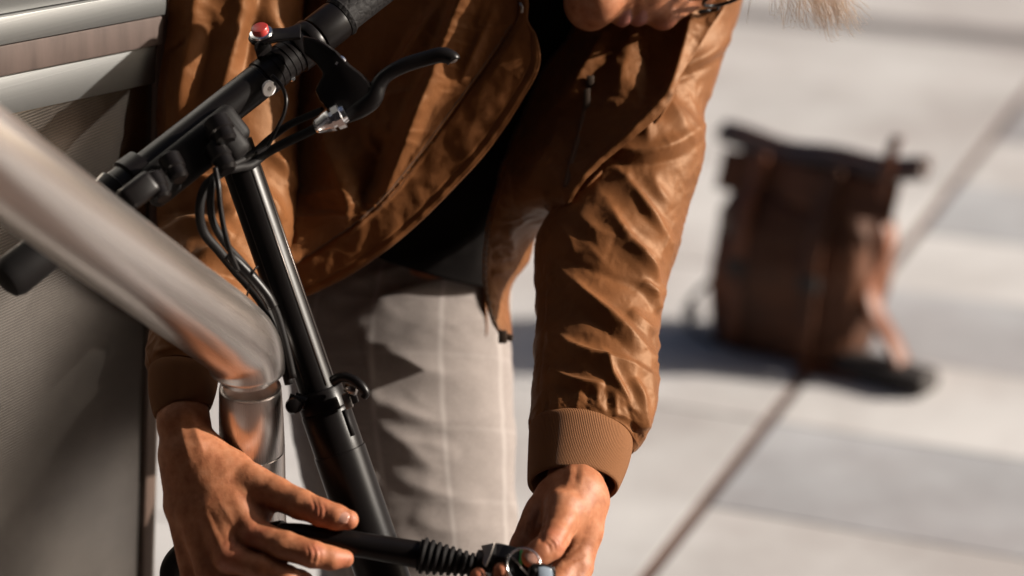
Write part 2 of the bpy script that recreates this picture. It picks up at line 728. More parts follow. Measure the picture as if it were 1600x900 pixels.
# panel
m = M['pane'] = material('ribbed_aluminium', (0.20, 0.19, 0.18), 0.22, 1.0, 0.5)
uvc = N_(m, 'ShaderNodeTexCoord'); mp = N_(m, 'ShaderNodeMapping')
mp.inputs['Rotation'].default_value = (0, 0, math.radians(8))
link(m, uvc.outputs['UV'], mp.inputs['Vector'])
wv = N_(m, 'ShaderNodeTexWave', wave_type='BANDS', bands_direction='Y', wave_profile='SIN')
wv.inputs['Scale'].default_value = 92.0
wv.inputs['Distortion'].default_value = 0.25
wv.inputs['Detail'].default_value = 1.0
link(m, mp.outputs['Vector'], wv.inputs['Vector'])
st = noise_tex(m, coords(m, (3, 3, 3)), 3.0, 5, 0.65)
cc = ramp(m, st, [(0.3, (0.27, 0.245, 0.22)), (0.7, (0.37, 0.335, 0.30))])
mm = N_(m, 'ShaderNodeMix', data_type='RGBA', blend_type='MULTIPLY')
mm.inputs['Factor'].default_value = 0.42
link(m, cc, mm.inputs['A']); link(m, wv.outputs['Color'], mm.inputs['B'])
link(m, mm.outputs['Result'], bsdf(m).inputs['Base Color'])
link(m, bump(m, wv.outputs['Fac'], 0.12, 0.0004), bsdf(m).inputs['Normal'])
m = M['glass_top'] = material('pale_brushed_metal', (0.24, 0.243, 0.240), 0.5, 1.0, 0.6)
link(m, bump(m, wv.outputs['Fac'] if False else noise_tex(m, coords(m, (2, 2, 700)), 1.0, 2), 0.15, 0.0006), bsdf(m).inputs['Normal'])
m = M['rail_wood'] = material('weathered_brown_rail', (0.30, 0.20, 0.165), 0.7, 0, 0.3)
vary(m, (0.070, 0.050, 0.043), 0.2, 1.0, coords(m, (60, 60, 10)), 5)
M['trim'] = material('dark_brown_trim', (0.085, 0.055, 0.042), 0.5)
m = M['edge'] = material('aluminium_edge', (0.60, 0.50, 0.42), 0.4, 1.0)
# ground
def slab_mat(name, base, amt):
    m = material(name, base, 0.8, 0, 0.3)
    v = coords(m)
    a = noise_tex(m, v, 2.2, 6, 0.6)
    b = noise_tex(m, v, 160, 3, 0.6)
    oi = N_(m, 'ShaderNodeObjectInfo')
    lo = tuple(c * (1 - amt) for c in base); hi = tuple(c * (1 + amt) for c in base)
    c = ramp(m, a, [(0.3, lo), (0.7, hi)])
    geo = N_(m, 'ShaderNodeNewGeometry')
    st_ = noise_tex(m, geo.outputs['Position'], 1.1, 7, 0.68)
    stc = ramp(m, st_, [(0.38, (0.70, 0.66, 0.65)), (0.56, (1, 1, 1)), (0.75, (1.0, 0.985, 0.97))])
    sx = N_(m, 'ShaderNodeMix', data_type='RGBA', blend_type='MULTIPLY'); sx.inputs['Factor'].default_value = 0.8
    link(m, c, sx.inputs['A']); link(m, stc, sx.inputs['B'])
    c = sx.outputs['Result']
    mr = N_(m, 'ShaderNodeMapRange'); mr.inputs['To Min'].default_value = 0.90; mr.inputs['To Max'].default_value = 1.06
    link(m, oi.outputs['Random'], mr.inputs['Value'])
    mx = N_(m, 'ShaderNodeMix', data_type='RGBA', blend_type='MULTIPLY'); mx.inputs['Factor'].default_value = 1
    link(m, c, mx.inputs['A']); link(m, mr.outputs[0], mx.inputs['B'])
    link(m, mx.outputs['Result'], bsdf(m).inputs['Base Color'])
    link(m, bump(m, b, 0.3, 0.002), bsdf(m).inputs['Normal'])
    return m
M['slab_warm'] = slab_mat('warm_concrete_slab', (0.47, 0.458, 0.452), 0.09)
M['slab_grey'] = slab_mat('grey_concrete_slab', (0.345, 0.348, 0.362), 0.18)
M['slab_dark'] = slab_mat('dark_channel_stone', (0.20, 0.19, 0.19), 0.2)
M['joint'] = slab_mat('brown_joint_sand', (0.12, 0.078, 0.064), 0.2)
# backpack
m = M['bag'] = material('dark_brown_waxed_canvas', (0.04, 0.016, 0.008), 0.6, 0, 0.3)
vary(m, (0.080, 0.028, 0.011), 0.6, 6)
m = M['bag_leather'] = material('red_brown_leather', (0.07, 0.022, 0.009), 0.5, 0, 0.4)
vary(m, (0.12, 0.036, 0.012), 0.3, 20)
M['bag_flap'] = material('slate_coated_cloth', (0.055, 0.030, 0.022), 0.35, 0, 0.6)
M['bag_strap'] = material('dark_webbing', (0.02, 0.015, 0.013), 0.7)
M['hair'] = material('light_brown_hair', (0.74, 0.58, 0.45), 0.4, 0, 0.5)

# ================================================================== SETTING
def rad(px, d):
    return px * d / FPX

GD = nrm([0.379, 0.925, 0.0])          # direction of the long paving joint
GC = nrm([0.925, -0.379, 0.0])         # direction of the cross joints
G0 = np.array([0.209, 3.363, 0.0])     # a point on the long joint


def tagk(o, kind):
    o['kind'] = kind
    return o


V = [(-150, -150, -0.0035), (150, -150, -0.0035), (150, 150, -0.0035), (-150, 150, -0.0035)]
ground = tagk(mesh_obj('ground', V, [(0, 1, 2, 3)], M['joint'], smooth=False), 'structure')
pavement = bpy.data.objects.new('pavement', None)
COL.objects.link(pavement)
pavement['kind'] = 'structure'
# paving slabs: rows across the long joint, laid where the photograph shows ground; one slab mesh per kind
SL, SW, GAP = 0.381, 0.86, 0.009


def slab_mesh(name, w, l, mat, gap=GAP):
    bm = bmesh.new()
    bmesh.ops.create_cube(bm, size=1.0)
    for v in bm.verts:
        v.co = Vector((v.co.x * (w - gap), v.co.y * (l - gap * .55), v.co.z * 0.05 - 0.025))
    me = bpy.data.meshes.new(name)
    bm.to_mesh(me)
    bm.free()
    me.materials.append(mat)
    return me


ROT = math.atan2(GC[1], GC[0])
sm_w = slab_mesh('slab', SW, SL, M['slab_warm'])
sm_g = slab_mesh('slab', SW, SL, M['slab_grey'])
sm_L = slab_mesh('slab', 1.6, 2 * SL, M['slab_warm'])
off0 = ((np.array([0.481, 3.968, 0]) - G0) @ GD) % SL


def put_slab(me, u, v, wz):
    p = G0 + GC * u + GD * v
    o = bpy.data.objects.new('slab', me)
    COL.objects.link(o)
    o.location = (p[0], p[1], 0.0 + wz)
    o.rotation_euler = (random.uniform(-.0015, .0015), random.uniform(-.0015, .0015), ROT)
    o.parent = pavement


CH = 8                                   # the row replaced by a dark drainage channel
for r in range(-4, 24):
    v = off0 + SL * (r + 0.5)
    if r == CH:
        continue
    for c in range(-1, 4):
        u = GAP + SW * (c + 0.5)
        if c < 0:
            continue
        mesh = sm_g if (r % 2 == 0) == (c % 2 == 0) else sm_w
        put_slab(mesh, u, v, random.uniform(-0.0015, 0.0))
for r in range(-3, 13):
    v = off0 + 2 * SL * (r + 0.5) - SL
    if r == 4:
        continue
    for c in range(3):
        put_slab(sm_L, -GAP - 1.6 * (c + 0.5), v, random.uniform(-0.0015, 0.0))
sm_c = slab_mesh('channel_slab', 0.86, 0.18, M['slab_dark'])
sm_c2 = slab_mesh('channel_slab', 0.86, SL - 0.18, M['slab_warm'])
for c in range(4):
    put_slab(sm_c, GAP + SW * (c + 0.5), off0 + SL * (CH + 1) - 0.09, -0.0035)
    put_slab(sm_c2, GAP + SW * (c + 0.5), off0 + SL * CH + (SL - 0.18) / 2, -0.001)
sm_L2 = slab_mesh('slab', 1.6, 2 * SL - 0.18, M['slab_warm'])
sm_c3 = slab_mesh('channel_slab', 1.6, 0.18, M['slab_dark'])
v4 = off0 + 2 * SL * 4 - SL
for c in range(3):
    put_slab(sm_L2, -GAP - 1.6 * (c + 0.5), v4 + SL - 0.09, -0.001)
    put_slab(sm_c3, -GAP - 1.6 * (c + 0.5), v4 + 2 * SL - 0.09, -0.002)

# ------------------------------------------------------------------ unseen dark block added behind the camera to cut sky fill
block = empty('sky_fill_blocker', (-5.0, -7.0, 0.0), 'unseen dark brick block added behind the camera to cut sky fill', 'light blocker')
M['brick'] = material('dark_brick', (0.07, 0.045, 0.036), 0.85)
vary(M['brick'], (0.07, 0.045, 0.036), 0.3, 3)
M['dark_glass'] = material('dark_window_glass', (0.02, 0.022, 0.025), 0.08)
box('wall', (-5.0, -7.0, 7.0), np.eye(3), (7.5, 3.5, 7.0), M['brick'], block, 0.02)
box('cornice', (-5.0, -7.0, 14.15), np.eye(3), (7.7, 3.7, 0.15), M['trim'], block, 0.02)
for fl in range(4):
    for c in range(6):
        w_ = box('window', (-11.2 + 2.45 * c, -3.50, 2.2 + 3.3 * fl), np.eye(3), (0.70, 0.05, 0.95), M['trim'], block, 0.01)
        box('pane', (-11.2 + 2.45 * c, -3.46, 2.2 + 3.3 * fl), np.eye(3), (0.62, 0.03, 0.87), M['dark_glass'], w_, 0.004)

block2 = empty('ground_shade_block', (5.5, -6.0, 0.0), 'unseen dark brick block added at the right behind the camera to shade the near ground', 'light blocker')  # unseen block, added to shade near ground and dim fill on the figure
box('wall', (5.5, -6.0, 6.5), np.eye(3), (1.5, 6.1, 6.5), M['brick'], block2, 0.02)
box('cornice', (5.5, -6.0, 13.1), np.eye(3), (1.65, 6.25, 0.1), M['trim'], block2, 0.02)
for fl in range(4):
    for c in range(4):
        w_ = box('window', (4.0, -10.6 + 3.0 * c, 2.0 + 3.1 * fl), np.eye(3), (0.05, 0.70, 0.95), M['trim'], block2, 0.01)
        box('pane', (3.96, -10.6 + 3.0 * c, 2.0 + 3.1 * fl), np.eye(3), (0.03, 0.62, 0.87), M['dark_glass'], w_, 0.004)

# ------------------------------------------------------------------ display panel on the left
pe_t, pe_b = P(252, 0, 2.635), P(229, 900, 2.873)        # right edge of the glazing, top and bottom
up = nrm(pe_t - pe_b)
left = nrm(np.array([-0.160, -0.200, 0.0]))             # towards the camera side
left = nrm(left - up * (left @ up))
pn = nrm(np.cross(left, up))
if pn @ (CAM - pe_t) < 0:
    pn = -pn
PB = pe_b - up * 0.28
HT = (PB[2] and 1.62)
panel = empty('display_panel', tuple(PB + left * 0.5 - np.array([0, 0, PB[2]])), 'ribbed grey display panel with brown rail at the left edge', 'panel')


def on_panel(u, h, w=0.0):
    return PB + left * u + up * h + pn * w


def panel_plate(name, u0, u1, h0, h1, w0, w1, mat, bev=0.002, uvs=False):
    c = on_panel((u0 + u1) / 2, (h0 + h1) / 2, (w0 + w1) / 2)
    o = box(name, c, (left, up, pn), ((u1 - u0) / 2, (h1 - h0) / 2, (w1 - w0) / 2), mat, panel, bev)
    me = o.data
    l = me.uv_layers.new(name='UVMap')
    for lp in me.loops:
        q = np.array(me.vertices[lp.vertex_index].co) - PB
        l.data[lp.index].uv = (q @ left, q @ up)
    return o


# height on the panel of a pixel on its right edge
def ph(px, py):
    o = CAM
    d = AX_F + AX_R * (px - 800) / FPX + AX_U * (450 - py) / FPX
    t = ((PB - o) @ pn) / (d @ pn)
    q = o + d * t - PB
    return q @ left, q @ up


h_rail_hi = ph(240, 22)[1]
h_rail_lo = ph(240, 68)[1]
print('panel', ph(0, 110), ph(0, 160), ph(250, 20), ph(250, 60), ph(240, 900), ph(0, 900))
panel_plate('pane', 0.010, 1.0, -0.20, h_rail_lo - 0.045, -0.012, 0.0, M['pane'], 0.001)
panel_plate('glass_strip', 0.010, 1.0, h_rail_lo - 0.044, h_rail_lo - 0.001, -0.012, 0.004, M['glass_top'], 0.0008)
panel_plate('rail', 0.004, 1.0, h_rail_lo, h_rail_hi, -0.020, 0.010, M['rail_wood'], 0.003)
panel_plate('glass_strip', 0.004, 1.0, h_rail_hi + 0.001, h_rail_hi + 0.03, -0.014, 0.012, M['glass_top'], 0.0008)
panel_plate('upper_pane', 0.010, 1.0, h_rail_hi + 0.031, h_rail_hi + 0.55, -0.012, 0.004, M['glass_top'], 0.001)
panel_plate('edge_post', -0.006, 0.0095, -0.30, h_rail_hi + 0.6, -0.022, 0.005, M['trim'], 0.002)
panel_plate('edge_strip', -0.0095, -0.0065, -0.30, h_rail_hi + 0.6, -0.020, 0.003, M['edge'], 0.0008)
panel_plate('post', 0.02, 0.06, -0.80, -0.201, -0.020, -0.002, M['trim'], 0.002)
panel_plate('post', 0.90, 0.94, -0.80, -0.201, -0.020, -0.002, M['trim'], 0.002)

# ------------------------------------------------------------------ stainless rail
rail = empty('steel_rail', tuple(np.r_[P(395, 760, 2.56)[:2], 0.0]), 'brushed stainless steel rail sloping in from the left onto a post', 'rail')
path = PP([(-260, 64, 1.90), (-120, 168, 2.00), (0, 258, 2.085), (150, 370, 2.21), (270, 458, 2.325), (318, 492, 2.372), (350, 516, 2.403), (374, 538, 2.426), (385, 562, 2.440), (387, 592, 2.450)])
path = np.concatenate([[path[0] + (path[0] - path[1]) * 5.0, path[0] + (path[0] - path[1]) * 2.0], path])
path = catmull(path, 150)
cut = np.linalg.norm(path - path[-1], axis=1)
rt_ = 0.0405 * np.sqrt(np.clip(1 - np.clip(1 - cut / 0.012, 0, 1) ** 2.2, 0.55, 1)) - 0.002 * smoothstep(.08, 0, cut)
Vt, ft = tube_geo(path, rt_, 56)
s = np.r_[0, np.cumsum(np.linalg.norm(np.diff(path, axis=0), axis=1))]
uv = np.stack([np.tile(np.arange(56) / 56 * 0.25, len(path)), np.repeat(s, 56)], 1)
ro = mesh_obj('tube', Vt, ft, M['steel'], rail, uv=uv)
auto_smooth(ro, 40)
top = path[-1]
ax = nrm(P(392, 1000, 2.68) - top)
pz = top + np.array([0.002, 0.004, 0.030])
L = 0.078


def steel_uv(o, A, ax):
    me = o.data
    l = me.uv_layers.new(name='UVMap')
    s_ = nrm(np.cross(ax, [0, 1, 0.0])); b_ = np.cross(ax, s_)
    for lp in me.loops:
        q = np.array(me.vertices[lp.vertex_index].co) - A
        l.data[lp.index].uv = (math.atan2(q @ s_, q @ b_) * 0.04 + 0.3, q @ ax)




c_t, c_b, c_e = P(391, 604, 2.46), P(394, 700, 2.496), P(396, 760, 2.52)
co = lathe('collar', c_t, c_b, [(0, rad(40, 2.5)), (0.0, rad(45.5, 2.5)), (0.012, rad(47.5, 2.5)), (0.03, rad(48, 2.5)), (0.5, rad(50, 2.5)), (0.985, rad(51, 2.5)), (1, rad(50.2, 2.5)), (1, rad(44, 2.5))], M['steel'], rail, 64)
steel_uv(co, c_t, nrm(c_b - c_t))
down = nrm(c_b - c_t)
foot_t = (c_b[2]) / -down[2]
po = lathe('post', c_b + down * 0.0006, c_b + down * foot_t, [(0, rad(49.5, 2.53)), (0.001, rad(50.4, 2.53)), (0.06, rad(50.2, 2.53)), (0.3, rad(49, 2.53)), (1, rad(49, 2.53))], M['steel'], rail, 64)
steel_uv(po, c_b, down)

# ================================================================== KICK SCOOTER
def lerp(a, b, t):
    return np.asarray(a) + (np.asarray(b) - np.asarray(a)) * t


ST_T, ST_B = P(364, 222, 2.455), P(598, 900, 2.50)
st_dir = nrm(ST_B - ST_T)
ground_t = (ST_B[2] - 0.22) / -st_dir[2]
ST_E = ST_B + st_dir * ground_t
scooter = empty('kick_scooter', (ST_E[0], ST_E[1], 0.0), 'black kick scooter with brake lever and red button leaning at the rail', 'scooter')


def stem_at(py):
    t = (py - 222.0) / (900.0 - 222.0)
    return P(364 + 234 * t, py, 2.455 + 0.045 * t)


R_UP, R_LO = rad(30, 2.47), rad(41.5, 2.49)
a, b = stem_at(222), stem_at(660)
lathe('upper_stem', a, b, [(0, R_UP * 0.9), (0.004, R_UP), (1, R_UP)], M['black_paint'], scooter, 48)
side = nrm(np.cross(st_dir, AX_F))
if side @ AX_R < 0:
    side = -side
frn = nrm(np.cross(side, st_dir))
if frn @ AX_F > 0:
    frn = -frn
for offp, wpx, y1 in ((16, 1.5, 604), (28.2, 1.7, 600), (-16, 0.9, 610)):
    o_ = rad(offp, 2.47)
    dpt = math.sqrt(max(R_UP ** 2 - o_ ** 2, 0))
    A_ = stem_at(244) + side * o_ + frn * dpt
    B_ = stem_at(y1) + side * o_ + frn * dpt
    tube('stem_rib', [A_, lerp(A_, B_, .5), B_], rad(wpx, 2.47), M['edge_highlight'], scooter, 10)  # paler than the stem to paint the sun glinting on its edges
# outer (lower) stem
a, b = stem_at(640), ST_E
Lo = np.linalg.norm(b - a)
lathe('lower_stem', a, b, [(0, R_LO * 0.78), (0.0005, R_LO * 0.93), (0.004, R_LO * 0.955), (0.045 / Lo, R_LO * 0.96), (0.0455 / Lo, R_LO), (1, R_LO)], M['black_metal'], scooter, 64)
# slot in the outer stem: a dark recess
o_ = rad(30, 2.48)
dp = math.sqrt(R_LO ** 2 * .93 - o_ ** 2)
A_, B_ = stem_at(646) + side * o_ + frn * dp, stem_at(686) + side * o_ + frn * dp
tube('slot', [A_, lerp(A_, B_, .5), B_], rad(4.2, 2.48), M['rubber'], scooter, 12)
# clamp with bolt and quick-release lever
a, b = stem_at(608), stem_at(642)
lathe('clamp', a, b, [(0, R_UP * 1.02), (0, R_UP * 1.22), (0.08, R_UP * 1.27), (0.9, R_UP * 1.30), (1, R_UP * 1.22), (1, R_UP)], M['black_metal'], scooter, 48)
bo = P(459, 634, 2.452)
lathe('clamp_bolt', bo + AX_F * 0.010, bo - AX_F * 0.008, [(0, rad(13, 2.45)), (0.7, rad(13, 2.45)), (0.95, rad(11, 2.45)), (1, rad(6, 2.45))], M['black_paint'], scooter, 24)
lathe('clamp_ear', P(478, 630, 2.46), P(452, 622, 2.46), [(0, rad(12, 2.45)), (0.7, rad(12, 2.45)), (0.75, rad(8, 2.45)), (1, rad(8, 2.45))], M['black_metal'], scooter, 20)
box('clamp_plate', P(543, 626, 2.452), (side, st_dir, frn), (rad(6, 2.45), rad(12, 2.45), 0.006), M['dark_steel'], scooter, 0.001)
box('clamp_plate', P(553, 620, 2.456), (side, st_dir, frn), (rad(5, 2.45), rad(10, 2.45), 0.005), M['black_metal'], scooter, 0.001)
tube('quick_release_lever', PP([(520, 596, 2.452), (534, 589, 2.447), (550, 592, 2.443), (563, 602, 2.44), (571, 614, 2.44), (567, 622, 2.44)]), [rad(9, 2.45), rad(8.5, 2.45), rad(8, 2.45), rad(8, 2.45), rad(7, 2.45), rad(5, 2.45)], M['black_paint'], scooter, 16, 36)
tube('lever_pin', PP([(540, 606, 2.45), (556, 612, 2.446)]), rad(7, 2.45), M['dark_steel'], scooter, 14)

# handlebar -------------------------------------------------------
def bar_at(px):
    t = (px - 290.0) / 170.0
    return P(px, 218 - 134 * t, 2.440 + 0.060 * t)


bar_dir = nrm(bar_at(460) - bar_at(290))
RB = rad(29.5, 2.47)
Lb = np.linalg.norm(bar_at(478) - bar_at(170))


def bt(px):
    return np.linalg.norm(bar_at(px) - bar_at(170)) / Lb


prof = [(0, RB * .97), (bt(404), RB * .97), (bt(405), RB * .93), (bt(408), RB * .93), (bt(409), RB * 1.04)]
for g in (424, 433, 442, 451):
    prof += [(bt(g) - .004, RB * 1.04), (bt(g) - .003, RB * 1.0), (bt(g) + .003, RB * 1.0), (bt(g) + .004, RB * 1.04)]
prof += [(1, RB * 1.04)]
lathe('handlebar', bar_at(170), bar_at(478), prof, M['black_paint'], scooter, 56)
# screw with white ring on the bar
fc = nrm(CAM - bar_at(420))
fc = nrm(fc - bar_dir * (fc @ bar_dir))
sdn = np.cross(bar_dir, fc)
if sdn @ AX_U > 0:
    sdn = -sdn
nn = nrm(fc * 0.80 + sdn * 0.60)
sc = bar_at(402) + nn * RB * 0.985
lathe('reflector_ring', sc - nn * 0.001, sc + nn * 0.0016, [(0, rad(13.5, 2.45)), (1, rad(12.5, 2.45)), (1, rad(4, 2.45)), (.4, rad(3.4, 2.45))], M['white'], scooter, 28)
lathe('reflector_screw', sc - nn * 0.001, sc + nn * 0.0013, [(0, rad(3.2, 2.45)), (1, rad(2.4, 2.45))], M['dark_steel'], scooter, 12)
sc2 = bar_at(436) + nrm(fc * 0.35 + sdn * 0.94) * RB * 1.04
lathe('set_screw', sc2 - fc * 0.001, sc2 + fc * 0.002, [(0, rad(5, 2.45)), (1, rad(4, 2.45))], M['silver'], scooter, 14)
# clamp rings, collar and far grip
for c0, c1, k in ((459, 474, 1.16), (478, 490, 1.22), (494, 528, 1.12)):
    lathe('clamp_ring', bar_at(c0), bar_at(c1), [(0, RB * .9), (0, RB * k * .97), (.12, RB * k), (.88, RB * k), (1, RB * k * .97), (1, RB * .9)], M['black_paint'], scooter, 44)
lathe('grip', bar_at(529), bar_at(700), [(0, RB * .9), (0, RB * 1.12), (.03, RB * 1.18), (.06, RB * 1.02), (.5, RB * 1.05), (.97, RB * 1.02), (1, RB * .8)], M['grip'], scooter, 44)
# near grip, on the other side of the stem
lathe('grip', bar_at(4), bar_at(172), [(0, RB * .55), (.03, RB * .95), (.09, RB * 1.12), (.5, RB * 1.07), (.93, RB * 1.05), (1, RB * 1.0)], M['rubber'], scooter, 44)
lathe('bar_collar', bar_at(170), bar_at(226), [(0, RB), (0, RB * 1.22), (.25, RB * 1.3), (.3, RB * 1.14), (.55, RB * 1.14), (.6, RB * 1.32), (1, RB * 1.28)], M['black_paint'], scooter, 44)
# folding joint below the bar
jd = nrm(np.cross(bar_dir, fc))
if jd @ AX_U > 0:
    jd = -jd
jc = lerp(bar_at(222), bar_at(335), .5) + jd * rad(26, 2.42) + fc * 0.012
box('folding_joint', jc, (bar_dir, jd, fc), (rad(96, 2.42), rad(33, 2.42), 0.020), M['rubber'], scooter, 0.009, 3)
jt = P(352, 222, 2.425)
box('stem_head', jt, (bar_dir, jd, fc), (rad(22, 2.42), rad(34, 2.42), 0.024), M['rubber'], scooter, 0.010, 3)
for (x, y, r, d0, ln) in ((346, 204, 21, 2.405, .030), (346, 246, 19, 2.405, .034), (272, 262, 18, 2.375, .03), (246, 292, 17, 2.36, .03)):
    q = P(x, y, d0)
    ax_ = nrm(-AX_U * 0.8 + AX_R * 0.45 - AX_F * 0.35)
    lathe('joint_knob', q - ax_ * ln * .5, q + ax_ * ln * .5, [(0, rad(r * .7, 2.4)), (.08, rad(r, 2.4)), (.55, rad(r, 2.4)), (.6, rad(r * .84, 2.4)), (.9, rad(r * .84, 2.4)), (1, rad(r * .6, 2.4))], M['black_paint'], scooter, 28)
box('joint_latch', P(215, 300, 2.35), (bar_dir, jd, fc), (rad(30, 2.35), rad(20, 2.35), 0.014), M['black_paint'], scooter, 0.006, 3)

# button bracket
bp = [(470, 38), (448, 45), (420, 46), (400, 47), (390, 54), (388, 62), (394, 69), (412, 69), (436, 64), (470, 60)]
bo_ = PP([(x, y, 2.462 + (0.03 if i in (2, 3, 4) else 0.0)) for i, (x, y) in enumerate(bp)])
ctr = P(410, 56, 2.475)
upn = nrm(AX_U * 0.72 - AX_F * 0.65 - AX_R * 0.18)
pl = []
for x, y in bp:                                     # project the outline on the bracket's plane
    d_ = AX_F + AX_R * (x - 800) / FPX + AX_U * (450 - y) / FPX
    t_ = ((ctr - CAM) @ upn) / (d_ @ upn)
    pl.append(CAM + d_ * t_)
prism('button_bracket', pl, 0.004, M['black_paint'], scooter, 0.0012)
box('switch_housing', P(413, 80, 2.482), (bar_dir, nrm(AX_F), upn), (0.010, 0.010, 0.014), M['black_metal'], scooter, 0.003)
bq = P(409, 55, 2.474) + upn * 0.002
lathe('button_ring', bq, bq + upn * 0.003, [(0, rad(19, 2.47)), (.7, rad(18, 2.47)), (1, rad(15, 2.47)), (1, rad(11, 2.47))], M['silver'], scooter, 32)
lathe('red_button', bq + upn * 0.001, bq + upn * 0.0088, [(0, rad(13.5, 2.47)), (.8, rad(13.5, 2.47)), (.95, rad(12.5, 2.47)), (1, rad(10.5, 2.47))], M['red'], scooter, 32)

# brake lever
body = PP([(474, 56, 2.462), (500, 62, 2.456), (526, 80, 2.449), (545, 100, 2.446), (566, 116, 2.444), (582, 132, 2.443), (588, 152, 2.443), (572, 174, 2.444), (546, 190, 2.446), (524, 182, 2.447), (502, 158, 2.449), (494, 142, 2.451), (508, 116, 2.453), (494, 98, 2.457), (478, 86, 2.461)])
prism('brake_bracket', body, 0.018, M['black_metal'], scooter, 0.0035)
tube('brake_lever', PP([(536, 184, 2.445), (562, 170, 2.443), (582, 154, 2.442), (592, 132, 2.442), (606, 116, 2.441), (632, 102, 2.44), (664, 92, 2.439), (690, 86, 2.438), (706, 91, 2.438), (709, 95, 2.438)]), [rad(r, 2.44) for r in (11, 15, 15.5, 13, 11.5, 12, 12, 12.5, 12, 10)], M['black_paint'], scooter, 20, 80)
lathe('lever_tip', P(705, 91, 2.437), P(714, 91, 2.436), [(0, rad(8, 2.44)), (.6, rad(7, 2.44)), (1, rad(4, 2.44))], M['dark_steel'], scooter, 16)
q = P(531, 97, 2.445)
lathe('pivot_bolt', q, q - AX_F * 0.004 + AX_U * 0.002, [(0, rad(10, 2.44)), (.6, rad(9.5, 2.44)), (1, rad(5, 2.44)), (.7, rad(3, 2.44))], M['silver'], scooter, 20)
lathe('cable_adjuster', P(492, 200, 2.437), P(540, 176, 2.435), [(0, rad(8, 2.44)), (.05, rad(11, 2.44)), (.12, rad(13, 2.44)), (.42, rad(18, 2.44)), (.55, rad(19, 2.44)), (.56, rad(14, 2.44)), (.64, rad(14, 2.44)), (.65, rad(20, 2.44)), (.86, rad(21, 2.44)), (.88, rad(16, 2.44)), (1, rad(14, 2.44))], M['silver'], scooter, 10)
# cables
tube('brake_cable', PP([(500, 196, 2.444), (478, 208, 2.447), (448, 222, 2.45), (415, 240, 2.45), (392, 258, 2.44), (372, 262, 2.425), (350, 268, 2.41), (322, 290, 2.40), (312, 326, 2.40), (318, 362, 2.41), (342, 392, 2.42), (372, 428, 2.43), (398, 458, 2.437), (420, 492, 2.44), (436, 540, 2.445), (452, 600, 2.452)]), rad(7.5, 2.43), M['rubber'], scooter, 12, 120)
tube('brake_cable', PP([(505, 172, 2.45), (480, 182, 2.455), (450, 196, 2.457), (420, 218, 2.455), (395, 240, 2.445), (366, 256, 2.42), (344, 262, 2.405), (330, 296, 2.39), (331, 340, 2.392), (350, 378, 2.40), (380, 412, 2.412), (408, 446, 2.42), (430, 484, 2.43), (444, 530, 2.437), (458, 590, 2.446)]), rad(6, 2.43), M['rubber'], scooter, 12, 120)
tube('switch_wire', PP([(425, 118, 2.455), (440, 134, 2.45), (447, 155, 2.445), (443, 180, 2.443), (430, 206, 2.44), (418, 228, 2.436), (400, 240, 2.43)]), rad(3.2, 2.44), M['black_paint'], scooter, 10, 50)
tube('switch_wire', PP([(336, 262, 2.39), (341, 290, 2.385), (344, 322, 2.385), (351, 362, 2.388), (362, 400, 2.394), (372, 424, 2.40)]), rad(4.5, 2.39), M['black_paint'], scooter, 10, 50)
tube('cable_sheath', PP([(356, 398, 2.405), (370, 410, 2.408), (395, 436, 2.415), (416, 462, 2.422), (426, 480, 2.426)]), rad(9.5, 2.41), M['black_paint'], scooter, 14, 40)
tube('cable_tie', PP([(386, 462, 2.42), (389, 448, 2.415), (392, 436, 2.41), (396, 424, 2.408), (402, 416, 2.41)]), rad(1.6, 2.41), M['rubber'], scooter, 8, 20)
# below the frame: steering head, deck and wheels standing on the pavement
dk = nrm([0.80, 0.60, 0.0])                       # the deck runs off behind the person
f0 = np.array([ST_E[0], ST_E[1], 0.0])
lathe('steering_head', ST_E + st_dir * -0.03, ST_E + st_dir * 0.07, [(0, R_LO * 1.1), (.1, R_LO * 1.2), (.9, R_LO * 1.2), (1, R_LO * 1.0)], M['black_metal'], scooter, 32)
dsd = nrm(np.cross(dk, [0, 0, 1.0]))
wheel_c = [f0 - dk * 0.09 + [0, 0, 0.105], f0 + dk * 0.78 + [0, 0, 0.105]]
for wc in wheel_c:
    ang = np.linspace(0, 2 * math.pi, 41)[:-1]
    pth = np.array([wc + 0.085 * (math.cos(t) * dk + math.sin(t) * np.array([0, 0, 1.0])) for t in ang])
    pth = np.concatenate([pth, pth[:1]])
    ty = tube('tyre', pth, 0.020, M['rubber'], scooter, 14, caps=False)
    lathe('wheel_hub', wc - dsd * 0.018, wc + dsd * 0.018, [(0, .012), (.2, .068), (.3, .05), (.7, .05), (.8, .068), (1, .012)], M['black_metal'], scooter, 32)
box('deck', f0 + dk * 0.37 + [0, 0, 0.125], (dk, dsd, np.array([0, 0, 1.0])), (0.27, 0.065, 0.018), M['black_metal'], scooter, 0.008)
tube('deck_neck', [ST_E + st_dir * 0.03, f0 + dk * 0.05 + [0, 0, 0.16], f0 + dk * 0.12 + [0, 0, 0.128]], [0.024, 0.024, 0.02], M['black_metal'], scooter, 20, 14)
for s_ in (-1, 1):
    tube('fork', [ST_E + st_dir * 0.06 + dsd * s_ * 0.028, wheel_c[0] + dsd * s_ * 0.028], 0.009, M['black_metal'], scooter, 12)
    tube('rear_fork', [f0 + dk * 0.62 + dsd * s_ * 0.035 + [0, 0, 0.125], wheel_c[1] + dsd * s_ * 0.028], 0.009, M['black_metal'], scooter, 12)

